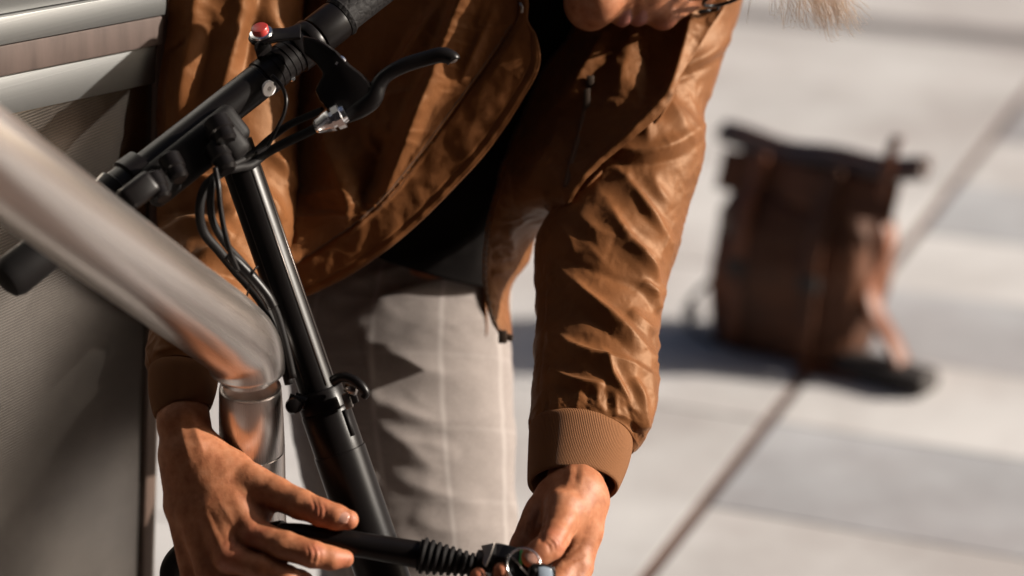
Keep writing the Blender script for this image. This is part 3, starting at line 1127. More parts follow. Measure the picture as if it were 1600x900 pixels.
# ================================================================== CABLE LOCK
lock = empty('cable_lock', tuple(P(600, 856, 2.405)), 'black cable lock with ribbed sleeve and green ringed cylinder held between both hands', 'lock')
tube('cable', PP([(300, 960, 2.52), (268, 900, 2.515), (290, 862, 2.51), (345, 842, 2.49), (400, 838, 2.455), (440, 832, 2.425)]), rad(19, 2.45), M['rubber'], lock, 20, 50)
la, lb = P(432, 829, 2.412), P(662, 868, 2.404)
lathe('handle_tube', la, lb, [(0, rad(9, 2.4)), (.03, rad(14, 2.4)), (.15, rad(17.5, 2.4)), (.45, rad(20.5, 2.4)), (.6, rad(20, 2.4)), (.93, rad(21.5, 2.4)), (1, rad(22, 2.4))], M['black_paint'], lock, 40)
ra, rb = P(655, 867, 2.404), P(741, 884, 2.40)
pr = [(0, rad(18, 2.4)), (0, rad(26, 2.4))]
for k in range(8):
    t0 = 0.02 + k * 0.1225
    R0 = 29.5 - 11 * t0
    pr += [(t0, rad(R0 - 4.5, 2.4)), (t0 + .02, rad(R0 - 4.5, 2.4)), (t0 + .035, rad(R0 - .8, 2.4)), (t0 + .06, rad(R0, 2.4)), (t0 + .09, rad(R0 - .8, 2.4)), (t0 + .105, rad(R0 - 4.5, 2.4))]
pr += [(1, rad(14, 2.4)), (1, rad(8, 2.4))]
lathe('ribbed_sleeve', ra, rb, pr, M['rubber'], lock, 48)
lathe('lock_pin', P(734, 873, 2.40), P(756, 876, 2.40), [(0, rad(5.5, 2.4)), (1, rad(5.5, 2.4))], M['silver'], lock, 18)
ka, kb = P(744, 878, 2.402), P(838, 893, 2.41)
kd = nrm(kb - ka)
lathe('lock_neck', P(742, 877, 2.402), P(770, 881, 2.402), [(0, rad(12, 2.4)), (.1, rad(19, 2.4)), (.45, rad(20, 2.4)), (.5, rad(15, 2.4)), (1, rad(15, 2.4))], M['black_paint'], lock, 32)
lathe('lock_cylinder', P(766, 879, 2.403), P(838, 894, 2.41), [(0, rad(20, 2.4)), (.02, rad(33, 2.4)), (.10, rad(35, 2.4)), (.5, rad(34, 2.4)), (.52, rad(32.8, 2.4)), (.60, rad(32.8, 2.4)), (.61, rad(34, 2.4)), (.97, rad(31, 2.4)), (1, rad(26, 2.4))], M['black_paint'], lock, 8)
lathe('green_ring', lerp(P(766, 879, 2.403), P(838, 894, 2.41), .525), lerp(P(766, 879, 2.403), P(838, 894, 2.41), .595), [(0, rad(33.0, 2.4)), (.1, rad(34.4, 2.4)), (.9, rad(34.4, 2.4)), (1, rad(33.0, 2.4))], M['green'], lock, 8)
prism('lock_plate', PP([(752, 853, 2.388), (774, 848, 2.384), (767, 868, 2.380), (759, 886, 2.379), (754, 881, 2.382), (757, 866, 2.385)]), 0.003, M['dark_steel'], lock, 0.0006)

# ================================================================== KEYS
keys = empty('key_ring', tuple(P(820, 880, 2.372)), 'small steel key ring with two keys hanging at the lock cylinder', 'key ring')
th = np.linspace(0, 2 * math.pi, 49)
e1, e2 = nrm(AX_R * .95 - AX_U * .25 - AX_F * .12), nrm(AX_U * .92 + AX_R * .28 + AX_F * .2)
e2 = nrm(e2 - e1 * (e1 @ e2))
rc = P(818, 883, 2.356)
for dz in (0, 1):
    tube('ring', np.array([rc + rad(26, 2.36) * (math.cos(t) * e1 + math.sin(t) * e2) + np.cross(e1, e2) * 0.0012 * dz for t in th]), rad(1.5, 2.36), M['silver'], keys, 8, caps=False)


def key_plate(pts, d, thick, mat, name='key'):
    return prism(name, PP([(x, y, d + .00012 * (x - 840)) for x, y in pts]), thick, mat, keys, .0008)


kf = [(827, 885), (834, 880), (850, 881), (864, 885), (868, 893), (868, 914), (860, 925), (834, 922), (826, 906)]
key_plate(kf, 2.353, .0055, M['black_paint'])
key_plate([(841, 886), (850, 885), (861, 888), (864, 895), (864, 912), (858, 920), (842, 918)], 2.3496, .0012, M['key_plastic'], 'key_inlay')
tube('key_hole', PP([(835, 888, 2.3495), (836, 895, 2.3495)]), rad(3.6, 2.36), M['rubber'], keys, 12)
kk = [(789, 869), (796, 866), (806, 874), (822, 893), (834, 912), (826, 924), (806, 916), (792, 892)]
prism('key', PP([(x, y, 2.364) for x, y in kk]), .006, M['black_paint'], keys, .0016)
tube('key_edge', PP([(795, 867, 2.3605), (808, 880, 2.3605), (823, 898, 2.3605)]), rad(1.2, 2.36), M['edge_highlight'], keys, 8)

# ================================================================== BACKPACK
BW = nrm([0.79, -0.61, 0.0])
BD = np.array([-BW[1], BW[0], 0.0])           # away from the camera
BC = np.array([0.545, 4.345, 0.0])
bag = empty('backpack', tuple(BC), 'dark brown roll top backpack standing on the paving slabs', 'backpack')


def bag_at(u, v, z):
    return BC + BW * (u + 0.05 * z) + BD * v + np.array([0, 0, z])


def sup(t, e):
    c, s_ = math.cos(t), math.sin(t)
    return math.copysign(abs(c) ** e, c), math.copysign(abs(s_) ** e, s_)


rows = [(0.0, .130, .070), (0.006, .152, .090), (.03, .164, .098), (.10, .170, .102), (.18, .168, .100), (.24, .160, .092), (.29, .148, .074), (.325, .136, .050), (.35, .134, .030), (.372, .150, .020)]
rows = catmull(np.array(rows), 60)
nc = 72
G = np.array([[bag_at(r[1] * sup(t, .62)[0], r[2] * sup(t, .62)[1], max(r[0], 0)) for t in np.linspace(0, 2 * math.pi, nc, endpoint=False)] for r in rows])
Nn = tube_normals(G)
Vf = G.reshape(-1, 3)
dz = fbm(Vf, 5, 3, 3.1) * 0.022 + fbm(Vf * np.array([1, 1, .35]), 40, 2, 8.0) * 0.004
Vf = Vf + Nn.reshape(-1, 3) * dz[:, None]
Vf[:, 2] = np.maximum(Vf[:, 2], 0.001)
fcs = grid_faces(len(rows), nc, True)
fcs.append(tuple(range(nc))[::-1])
fcs.append(tuple(range((len(rows) - 1) * nc, len(rows) * nc)))
mesh_obj('body', Vf, fcs, M['bag'], bag)
# rolled top, wider than the body, sagging at the ends
pts = np.array([bag_at(u, -0.012, .384 + .012 * (abs(u) / .20) ** 2 + .004 * math.sin(u * 30)) for u in np.linspace(-.195, .245, 24)])
for k, (dv, dzz, r) in enumerate(((0, 0, .019), (.016, .012, .015))):
    tube('roll_top', pts + BD * dv + np.array([0, 0, dzz]), [r * (.6 + .4 * math.sin(math.pi * min(1, max(0, (i + .6) / 24.2))) ** .3) for i in range(24)], M['bag_flap'], bag, 18)
g = np.array([[bag_at(u, -0.034 - .022 * q - .006 * math.sin(u * 25), .380 - .075 * q) for u in np.linspace(-.165, .21, 20)] for q in np.linspace(0, 1, 8)])
solidify(mesh_obj('front_flap', g.reshape(-1, 3), grid_faces(8, 20), M['bag'], bag), 0.004)
for u in (-.075, .085):
    sp = [bag_at(u, -0.052, .39), bag_at(u, -0.066, .34), bag_at(u, -0.090, .29), bag_at(u, -0.107, .22), bag_at(u, -0.111, .12), bag_at(u, -0.107, .03)]
    sp = catmull(np.array(sp), 24)
    g = np.array([[p_ + BW * w_ for w_ in (-.016, 0, .016)] for p_ in sp])
    solidify(mesh_obj('front_strap', g.reshape(-1, 3), grid_faces(24, 3), M['bag_leather'] if u < 0 else M['bag'], bag), 0.004)
    box('buckle', bag_at(u, -0.115, .18), (BW, BD, np.array([0, 0, 1.0])), (.021, .004, .014), M['bag_strap'], bag, .003)
g = np.array([[bag_at(u, -0.098 - .018 * math.sin(math.pi * q), .06 + .17 * q) for u in np.linspace(-.13, -.095, 6)] for q in np.linspace(0, 1, 12)])
solidify(mesh_obj('side_patch', g.reshape(-1, 3), grid_faces(12, 6), M['bag_leather'], bag), 0.004)
# leather side strap standing up past the roll
sp = catmull(np.array([bag_at(.168, -.03, .25), bag_at(.178, -.040, .33), bag_at(.186, -.046, .39), bag_at(.190, -.044, .44), bag_at(.198, -.040, .47)]), 20)
g = np.array([[p_ + BW * w_ for w_ in (-.011, 0, .011)] for p_ in sp])
solidify(mesh_obj('side_strap', g.reshape(-1, 3), grid_faces(20, 3), M['bag_leather'], bag), 0.004)
# shoulder strap sagging to the ground on the right and a loop on the left
sp = catmull(np.array([bag_at(.145, .03, .30), bag_at(.172, .02, .24), bag_at(.160, -.01, .17), bag_at(.185, -.03, .12), bag_at(.235, -.045, .075), bag_at(.262, -.05, .03), bag_at(.235, -.06, .010), bag_at(.15, -.085, .012), bag_at(.08, -.11, .010)]), 40)
g = np.array([[p_ + BD * w_ for w_ in (-.024, -.008, .008, .024)] for p_ in sp])
solidify(mesh_obj('shoulder_strap', g.reshape(-1, 3), grid_faces(40, 4), M['bag_leather'], bag), 0.008, 0)
box('strap_pad', bag_at(.235, -.060, .022), (BW, BD, np.array([0, 0, 1.0])), (.095, .036, .020), M['bag_strap'], bag, .010, 3)
sp = catmull(np.array([bag_at(-.150, -.02, .13), bag_at(-.178, -.05, .10), bag_at(-.205, -.06, .06), bag_at(-.21, -.06, .02), bag_at(-.17, -.07, .006), bag_at(-.12, -.09, .006)]), 30)
tube('strap_loop', sp, .006, M['bag_strap'], bag, 8)
lathe('strap_buckle', bag_at(-.200, -.070, .045), bag_at(-.185, -.078, .052), [(0, .008), (.2, .016), (.8, .016), (1, .008)], M['silver'], bag, 20)

# ================================================================== PERSON
person = empty('person', (P(690, 900, 2.9)[0], P(690, 900, 2.9)[1], 0.0), 'person in a tan bomber jacket bending down to lock the scooter', 'person')


def tube_mesh(name, G, mat, parent, uv=True, cap=False):
    nr, nc = G.shape[:2]
    Gc = np.concatenate([G, G[:, :1]], 1)
    seg = np.linalg.norm(np.diff(Gc, axis=1), axis=2)
    u = np.concatenate([np.zeros((nr, 1)), np.cumsum(seg, 1)], 1)
    um = u.mean(0)
    vl = np.r_[0, np.cumsum(np.linalg.norm(np.diff(G.mean(1), axis=0), axis=1))]
    UV = np.stack(np.broadcast_arrays(um[None, :], vl[:, None]), -1).reshape(-1, 2)
    V = Gc.reshape(-1, 3)
    f = grid_faces(nr, nc + 1)
    o = mesh_obj(name, V, f, mat, parent, uv=UV)
    bm = bmesh.new(); bm.from_mesh(o.data)
    bmesh.ops.remove_doubles(bm, verts=bm.verts, dist=1e-6)
    bmesh.ops.recalc_face_normals(bm, faces=bm.faces)
    bm.to_mesh(o.data); bm.free()
    return o


def cloth_tube(name, rows, ratio, nr, nc, strokes, mat, parent, amp=0.0018, fs=30.0, seed=1.0, thick=0.0014, back_amp=0.004, stretch=(1, 1, 1), cr=None, end_fade=.06):
    G = rings(rows, ratio, nr, nc)
    Nn = tube_normals(G)
    V, N3 = G.reshape(-1, 3), Nn.reshape(-1, 3)
    fm = front_mask(V, N3, -0.15, 0.30)
    d = stroke_disp(V, strokes) * fm
    st = np.array(stretch)
    d += fbm(V * st, fs, 3, seed) * amp
    d += fbm(V * st, fs * .45, 2, seed + 5) * back_amp * (1 - fm)
    for c_ in (cr or []):
        d += crease_noise(V, *c_[1:]) * c_[0]
    rr_ = np.repeat(np.linspace(0, 1, nr), nc)
    d *= smoothstep(0.0, end_fade, 1 - rr_)
    V = V + N3 * d[:, None]
    o = tube_mesh(name, V.reshape(G.shape), mat, parent)
    solidify(o, thick)
    return o


# ------------------------------------------------------------------ trousers
T_STROKES = [
    ([(505, 470), (560, 440), (640, 415), (720, 400)], .010, 16, 22, .3, .5),
    ([(520, 520), (600, 470), (690, 440), (770, 430)], .012, 14, 24, .2, .5),
    ([(560, 560), (650, 520), (740, 500), (790, 500)], .008, 20, 24, 0, .3),
    ([(610, 560), (690, 585), (760, 575)], .007, 14, 26),
    ([(560, 610), (620, 640), (700, 660), (790, 640)], .009, 16, 20),
    ([(590, 690), (650, 690), (720, 710)], .007, 14, 20),
    ([(600, 740), (680, 770), (760, 790)], .008, 16, 22),
    ([(585, 655), (640, 700), (690, 745)], .006, 12, 18),
    ([(640, 810), (700, 830), (780, 820)], .006, 16, 22),
    ([(610, 830), (660, 870), (730, 900)], .006, 16, 22),
    ([(455, 560), (480, 600), (470, 660)], .008, 12, 16),
    ([(560, 500), (575, 580), (590, 640)], .005, 10, 14),
]
T_STROKES = [(q[0], q[1] * .6, *q[2:]) for q in T_STROKES]
TR = [(520, 300, 800, 300, 2.93), (490, 400, 800, 400, 2.92), (466, 470, 798, 470, 2.91), (452, 540, 799, 540, 2.90), (450, 610, 803, 610, 2.89), (458, 690, 806, 690, 2.88),
      (480, 780, 807, 780, 2.87), (508, 870, 807, 870, 2.86), (528, 960, 805, 960, 2.855), (560, 1080, 790, 1080, 2.86), (590, 1250, 772, 1250, 2.88), (605, 1420, 772, 1420, 2.88)]
trousers = cloth_tube('trousers', TR, 0.60, 260, 170, T_STROKES, M['trousers'], person, amp=.0016, fs=12, seed=2.0, stretch=(1, 1, 1.6), cr=[(.0022, AX_R * .9 - AX_U * .25, .4, 12, 9.0), (.0012, AX_R * .9 - AX_U * .3, .35, 34, 3.0)])
TR2 = [(520, 560, 760, 560, 3.02), (505, 700, 720, 700, 3.05), (495, 850, 690, 850, 3.08), (500, 1000, 665, 1000, 3.13), (510, 1180, 655, 1180, 3.18), (515, 1330, 655, 1330, 3.20)]
cloth_tube('trouser_leg', TR2, 0.85, 90, 80, [], M['trousers'], trousers, amp=.004, fs=12, seed=5.0, stretch=(1, 1, 1.6))
for (x, y, d) in ((690, 1475, 2.86), (585, 1375, 3.19)):
    q = P(x, y, d)
    q = np.array([q[0], q[1], 0.0])
    fd = nrm([0.05, -1, 0])
    rr = catmull(np.array([(-.09, .03, .05), (-.085, .036, .085), (-.04, .038, .10), (.02, .042, .085), (.10, .046, .055), (.16, .040, .042), (.185, .022, .025)]), 30)
    G = np.array([[q + fd * r[0] + np.array([1.0, 0, 0]) * r[1] * math.cos(t) + np.array([0, 0, 1.0]) * max(0.003, r[2] * (.5 + .5 * math.sin(t))) for t in np.linspace(0, 2 * math.pi, 24, endpoint=False)] for r in rr])
    fcs = grid_faces(30, 24, True) + [tuple(range(24)), tuple(range(29 * 24, 30 * 24))[::-1]]
    mesh_obj('shoe', G.reshape(-1, 3), fcs, M['rubber'], person)

# ------------------------------------------------------------------ shirt
SH = [(690, -230, 1000, -230, 2.74), (640, -130, 1020, -130, 2.76), (600, 0, 1010, 0, 2.785), (560, 150, 950, 150, 2.81), (520, 270, 850, 290, 2.835), (500, 320, 790, 370, 2.85), (492, 350, 776, 445, 2.862)]
S_STROKES = [
    ([(850, 100), (760, 220), (640, 350)], .006, 22, 22), ([(870, 160), (800, 280), (700, 400)], .006, 20, 20), ([(780, 330), (680, 400), (590, 440)], .006, 14, 20),
]
shirt = cloth_tube('shirt', SH, 0.46, 120, 110, S_STROKES, M['shirt'], person, amp=.003, fs=14, seed=9.0)

# ------------------------------------------------------------------ jacket body
zipc = [(800, -160), (810, 5), (796, 48), (765, 95), (738, 133), (690, 198), (640, 262), (590, 318), (545, 356), (500, 388), (462, 410), (425, 425)]
edge = [(812, -160), (818, 10), (836, 56), (841, 100), (818, 148), (765, 228), (700, 300), (640, 358), (580, 405), (530, 436), (480, 460), (440, 478)]
c2 = [(690, -160), (690, 0), (670, 50), (640, 105), (610, 150), (570, 220), (530, 285), (490, 335), (455, 372), (425, 402), (400, 430), (375, 455)]
c1 = [(545, -160), (540, 0), (525, 60), (505, 120), (485, 180), (455, 250), (425, 310), (395, 360), (370, 400), (350, 432), (335, 462), (320, 490)]
c0 = [(430, -160), (415, 0), (405, 60), (395, 130), (380, 200), (355, 270), (330, 330), (310, 385), (295, 425), (282, 462), (275, 495), (270, 520)]
rowsL = []
for k in range(len(zipc)):
    t = k / (len(zipc) - 1)
    rowsL.append([(*c0[k], 2.765 + .02 * t), (*c1[k], 2.690 + .02 * t), (*c2[k], 2.645 + .035 * t), (*zipc[k], 2.628 + .06 * t), (*edge[k], 2.628 + .07 * t)])
L_STROKES = [
    ([(728, -10), (700, 60), (672, 130), (648, 185), (622, 245), (596, 300), (565, 340)], .026, 24, 12, .7, .3),
    ([(700, -10), (665, 45), (640, 85), (612, 118)], .013, 18, 9, .5, 0),
    ([(770, 20), (742, 80), (718, 130)], .006, 8, 10, .4, 0),
    ([(640, 40), (600, 110), (575, 170)], -.008, 16, 18, .4, 0),
    ([(600, 210), (585, 270), (560, 320)], -.010, 18, 18),
    ([(505, 160), (520, 230), (540, 300), (545, 345)], .016, 22, 18, .6, .3),
    ([(470, 240), (468, 320), (462, 380)], .008, 12, 14),
    ([(450, 215), (430, 290), (400, 330)], -.010, 10, 14),
    ([(455, 345), (500, 338), (545, 330)], .004, 5, 7),
    ([(470, 310), (510, 300), (540, 296)], .003, 5, 7),
    ([(330, 385), (380, 375), (430, 400), (470, 402)], .008, 9, 14),
    ([(290, 330), (330, 310), (390, 312)], .010, 9, 16),
    ([(280, 420), (330, 440), (400, 452)], .007, 9, 14),
    ([(560, 150), (600, 150), (650, 140)], .003, 6, 8), ([(640, 190), (655, 170), (668, 150)], .003, 5, 5),
    ([(575, 190), (580, 225), (600, 245)], .003, 6, 6), ([(620, 290), (650, 240), (690, 190)], .004, 5, 5),
]
GL = patch(rowsL, 300, 221)
NL = patch_normals(GL)
VL, N3 = GL.reshape(-1, 3), NL.reshape(-1, 3)
dL = stroke_disp(VL, L_STROKES) + fbm(VL, 26, 3, 4.0) * .0010 + fbm(VL * np.array([1, 1, .5]), 90, 3, 7.0) * .0006
cu = np.tile(np.linspace(0, 1, 221), 300)
fdir = -AX_R * .55 - AX_U * .8
dL += crease_noise(VL, fdir, .3, 20, 3.0) * .0035 + crease_noise(VL, AX_R * .9 - AX_U * .2, .5, 55, 5.0) * .0016
pk = smoothstep(.755, .80, cu)                       # the placket: flatter, puckered
pucker = fbm(VL @ np.array([[1.0, 0, 0], [0, .5, 0], [0, 0, 1.0]]), 34, 2, 13.0)
dL = dL * (1 - .7 * pk) + pk * (pucker * .0022 + .0022)
dL += -.0030 * np.exp(-((cu - .752) / .008) ** 2) + .0016 * np.exp(-((cu - .985) / .012) ** 2) - .0012 * np.exp(-((cu - .955) / .006) ** 2)
hemrow = np.repeat(np.linspace(0, 1, 300), 221)
VLd = VL + N3 * dL[:, None]
GLd = VLd.reshape(GL.shape)
jacket = mesh_obj('jacket', VLd, grid_faces(300, 221), M['jacket'], person)
jacket['label'] = 'tan bomber jacket hanging open'
solidify(jacket, .0022, 0)

# the other front, with its loose flap
eR = [(900, -160), (906, -20), (893, 50), (850, 108), (818, 178), (792, 240), (774, 300), (762, 350), (756, 400), (757, 450), (766, 492), (784, 528)]
bR = [(1150, -160), (1142, -20), (1106, 50), (1066, 118), (1038, 178), (962, 243), (898, 303), (864, 332), (838, 364), (826, 408), (796, 452), (799, 526)]
rowsR = []
for k in range(len(eR)):
    t = k / (len(eR) - 1)
    row = []
    for j, u in enumerate((0, .25, .5, .75, 1)):
        x = eR[k][0] + (bR[k][0] - eR[k][0]) * u
        y = eR[k][1] + (bR[k][1] - eR[k][1]) * u
        if k <= 6:
            d = 2.690 + .035 * max(0, min(1, (6.5 - k) / 3)) * (1 - .6 * u) + .055 * max(0, min(1, (4 - k) / 2)) * u - .055 * u - .012 * math.sin(math.pi * u) + .02 * t
        else:
            q = (k - 6) / 5
            d = 2.690 + .055 * min(1, 1.8 * q) + (-.055 * (1 - min(1, 2.5 * q)) + .050 * min(1, 2.5 * q)) * u - .006 * math.sin(math.pi * u)
        row.append((x, y, d))
    rowsR.append(row)
R_STROKES = [
    ([(945, 48), (930, 85), (912, 120), (895, 150), (872, 168)], .012, 14, 16, .5, .1),
    ([(985, 60), (975, 110), (962, 150)], .006, 18, 18, .5, 0),
    ([(1076, 25), (1068, 70), (1058, 110), (1046, 150), (1030, 172), (990, 210), (955, 240), (915, 280), (870, 325)], .013, 13, 9, .8, .6),
    ([(1000, 60), (1010, 110), (1005, 170)], -.008, 20, 20), ([(880, 190), (850, 250), (820, 300)], .004, 16, 16),
    ([(768, 385), (785, 378), (806, 388)], .004, 5, 7), ([(768, 402), (786, 400), (808, 396)], .004, 4, 6), ([(766, 425), (782, 424), (800, 418)], .003, 5, 6), ([(790, 352), (796, 372), (790, 395)], .006, 8, 8),
]
GR = patch(rowsR, 260, 150)
NR = patch_normals(GR)
VR, N3 = GR.reshape(-1, 3), NR.reshape(-1, 3)
dR = stroke_disp(VR, R_STROKES) + fbm(VR, 26, 3, 14.0) * .0009 + fbm(VR, 90, 3, 17.0) * .0005
dR += crease_noise(VR, AX_R * .35 - AX_U * .9, .35, 20, 8.0) * .0030 + crease_noise(VR, AX_R * .8 - AX_U * .5, .5, 60, 9.0) * .0012
cu = np.tile(np.linspace(0, 1, 150), 260)
dR += .0014 * np.exp(-((cu - .02) / .015) ** 2) - .0012 * np.exp(-((cu - .06) / .008) ** 2)
VRd = VR + N3 * dR[:, None]
GRd = VRd.reshape(GR.shape)
fr = mesh_obj('front_panel', VRd, grid_faces(260, 150), M['jacket'], jacket)
solidify(fr, .0022, 0)
# back of the jacket, closing the shell behind
rowsB = []
for k in range(12):
    l, r = rowsL[k][0], rowsR[min(k, 11)][4]
    t = k / 11
    if k > 6:
        r = (790 - 6 * (k - 6), r[1], 2.84)
    row = []
    for u in (0, .2, .5, .8, 1):
        b = math.sin(math.pi * u) ** .6
        row.append((l[0] + (r[0] - l[0]) * u, l[1] + (r[1] - l[1]) * u - 20 * b, l[2] + (r[2] - l[2]) * u + .20 * b + .01))
    rowsB.append(row)
GB = patch(rowsB, 90, 70)
bk = mesh_obj('back_panel', (GB + patch_normals(GB) * (fbm(GB.reshape(-1, 3), 12, 3, 3.0) * .004).reshape(90, 70, 1)).reshape(-1, 3), grid_faces(90, 70), M['jacket'], jacket)
solidify(bk, .002)

# zippers, drawn along the sheets they are sewn to
def zipper(G, N, col, r0, r1, width, name='zipper', step=.0042, lift=.0012):
    line = G[r0:r1, col] + N[r0:r1, col] * lift
    s_ = np.r_[0, np.cumsum(np.linalg.norm(np.diff(line, axis=0), axis=1))]
    ss = np.arange(0, s_[-1], step)
    pts = np.stack([np.interp(ss, s_, line[:, k]) for k in range(3)], 1)
    nn_ = np.stack([np.interp(ss, s_, N[r0:r1, col][:, k]) for k in range(3)], 1)
    T = np.gradient(pts, axis=0)
    T /= np.linalg.norm(T, axis=1, keepdims=True)
    V, f = [], []
    for i in range(len(pts)):
        n_ = nrm(nn_[i]); s2 = nrm(np.cross(T[i], n_))
        c_ = pts[i] + s2 * (width * .35 if i % 2 else -width * .35)
        k = len(V)
        for a_ in (-1, 1):
            for b_ in (-1, 1):
                for e_ in (-1, 1):
                    V.append(c_ + T[i] * a_ * step * .30 + s2 * b_ * width * .6 + n_ * e_ * .0007)
        f += [(k, k + 1, k + 3, k + 2), (k + 4, k + 6, k + 7, k + 5), (k, k + 4, k + 5, k + 1), (k + 2, k + 3, k + 7, k + 6), (k, k + 2, k + 6, k + 4), (k + 1, k + 5, k + 7, k + 3)]
    return mesh_obj(name, V, f, M['zip'], jacket, smooth=False)


M['zip'] = material('dark_zip_metal', (0.05, 0.032, 0.022), 0.45, 0.3)
M['tape'] = material('brown_zip_tape', (0.07, 0.032, 0.014), 0.8)
M['stitch'] = material('stitch_thread', (0.14, 0.055, 0.02), 0.8)
zipper(GLd, NL, int(.752 * 220), 45, 292, .0022)
zipper(GRd, NR, 2, 30, 255, .0022)


def along(G, N, col, r0, r1, r, name, mat, lift=.0008, n=8):
    L_ = G[r0:r1:3, col] + N[r0:r1:3, col] * lift
    return tube(name, L_, r, mat, jacket, n)


along(GLd, NL, 162, 45, 296, .0019, 'zip_tape', M['tape'], -.0006)
along(GLd, NL, 169, 45, 296, .0016, 'zip_tape', M['tape'], -.0006)
along(GLd, NL, 220, 30, 299, .0017, 'piping', M['jacket'], .0002)
along(GRd, NR, 0, 12, 259, .0014, 'piping', M['jacket'], .0002)
for G_, N_g, col, r0, r1 in ((GLd, NL, 212, 58, 296), (GLd, NL, 172, 40, 296), (GLd, NL, 160, 40, 296)):
    V, f = [], []
    line = G_[r0:r1, col] + N_g[r0:r1, col] * .0004
    for i in range(0, len(line) - 3, 3):
        tv, tf = tube_geo(line[i:i + 3], .00045, 5)
        k = len(V)
        V += list(tv); f += [tuple(x + k for x in q) for q in tf]
    mesh_obj('stitching', V, f, M['stitch'], jacket)
# end stop and pull of the zip at the flap's corner
q = GRd[258, 6]
box('zip_stop', q + AX_R * .001 - AX_F * .003, (AX_R, AX_U, AX_F), (.005, .0075, .003), M['zip'], jacket, .001)
box('zip_stop', q + AX_R * .009 - AX_U * .001, (nrm(AX_R - .3 * AX_U), nrm(AX_U + .3 * AX_R), AX_F), (.004, .004, .002), M['zip'], jacket, .001)
tube('zip_pull', PP([(812, 4, 2.628), (816, 12, 2.627), (815, 20, 2.627)]), .0016, M['dark_steel'], jacket, 8)
# slanted chest pocket zip
def on_sheet(G, px, py):
    q = project(G.reshape(-1, 3))
    i = np.argmin((q[:, 0] - px) ** 2 + (q[:, 1] - py) ** 2)
    return i


pz_ = [on_sheet(GRd, *xy) for xy in ((922, 128), (914, 170), (904, 215), (893, 255), (884, 292))]
pts = catmull(np.array([VRd[i] + N3[i] * .0012 for i in pz_]), 30)
g = np.array([[p_ + AX_R * w_ for w_ in (-.003, 0, .003)] for p_ in pts])
solidify(mesh_obj('pocket_tape', g.reshape(-1, 3), grid_faces(30, 3), M['tape'], jacket), .001, 0)
i = pz_[1]
box('pocket_zip_pull', VRd[pz_[0]] * .35 + VRd[i] * .65 - AX_F * .004, (nrm(AX_R + .2 * AX_U), nrm(AX_U - .0 * AX_R), AX_F), (.0036, .012, .0012), M['zip'], jacket, .0008)
box('pocket_zip_slider', VRd[pz_[0]] - AX_F * .004, (AX_R, AX_U, AX_F), (.0042, .006, .0018), M['zip'], jacket, .001)

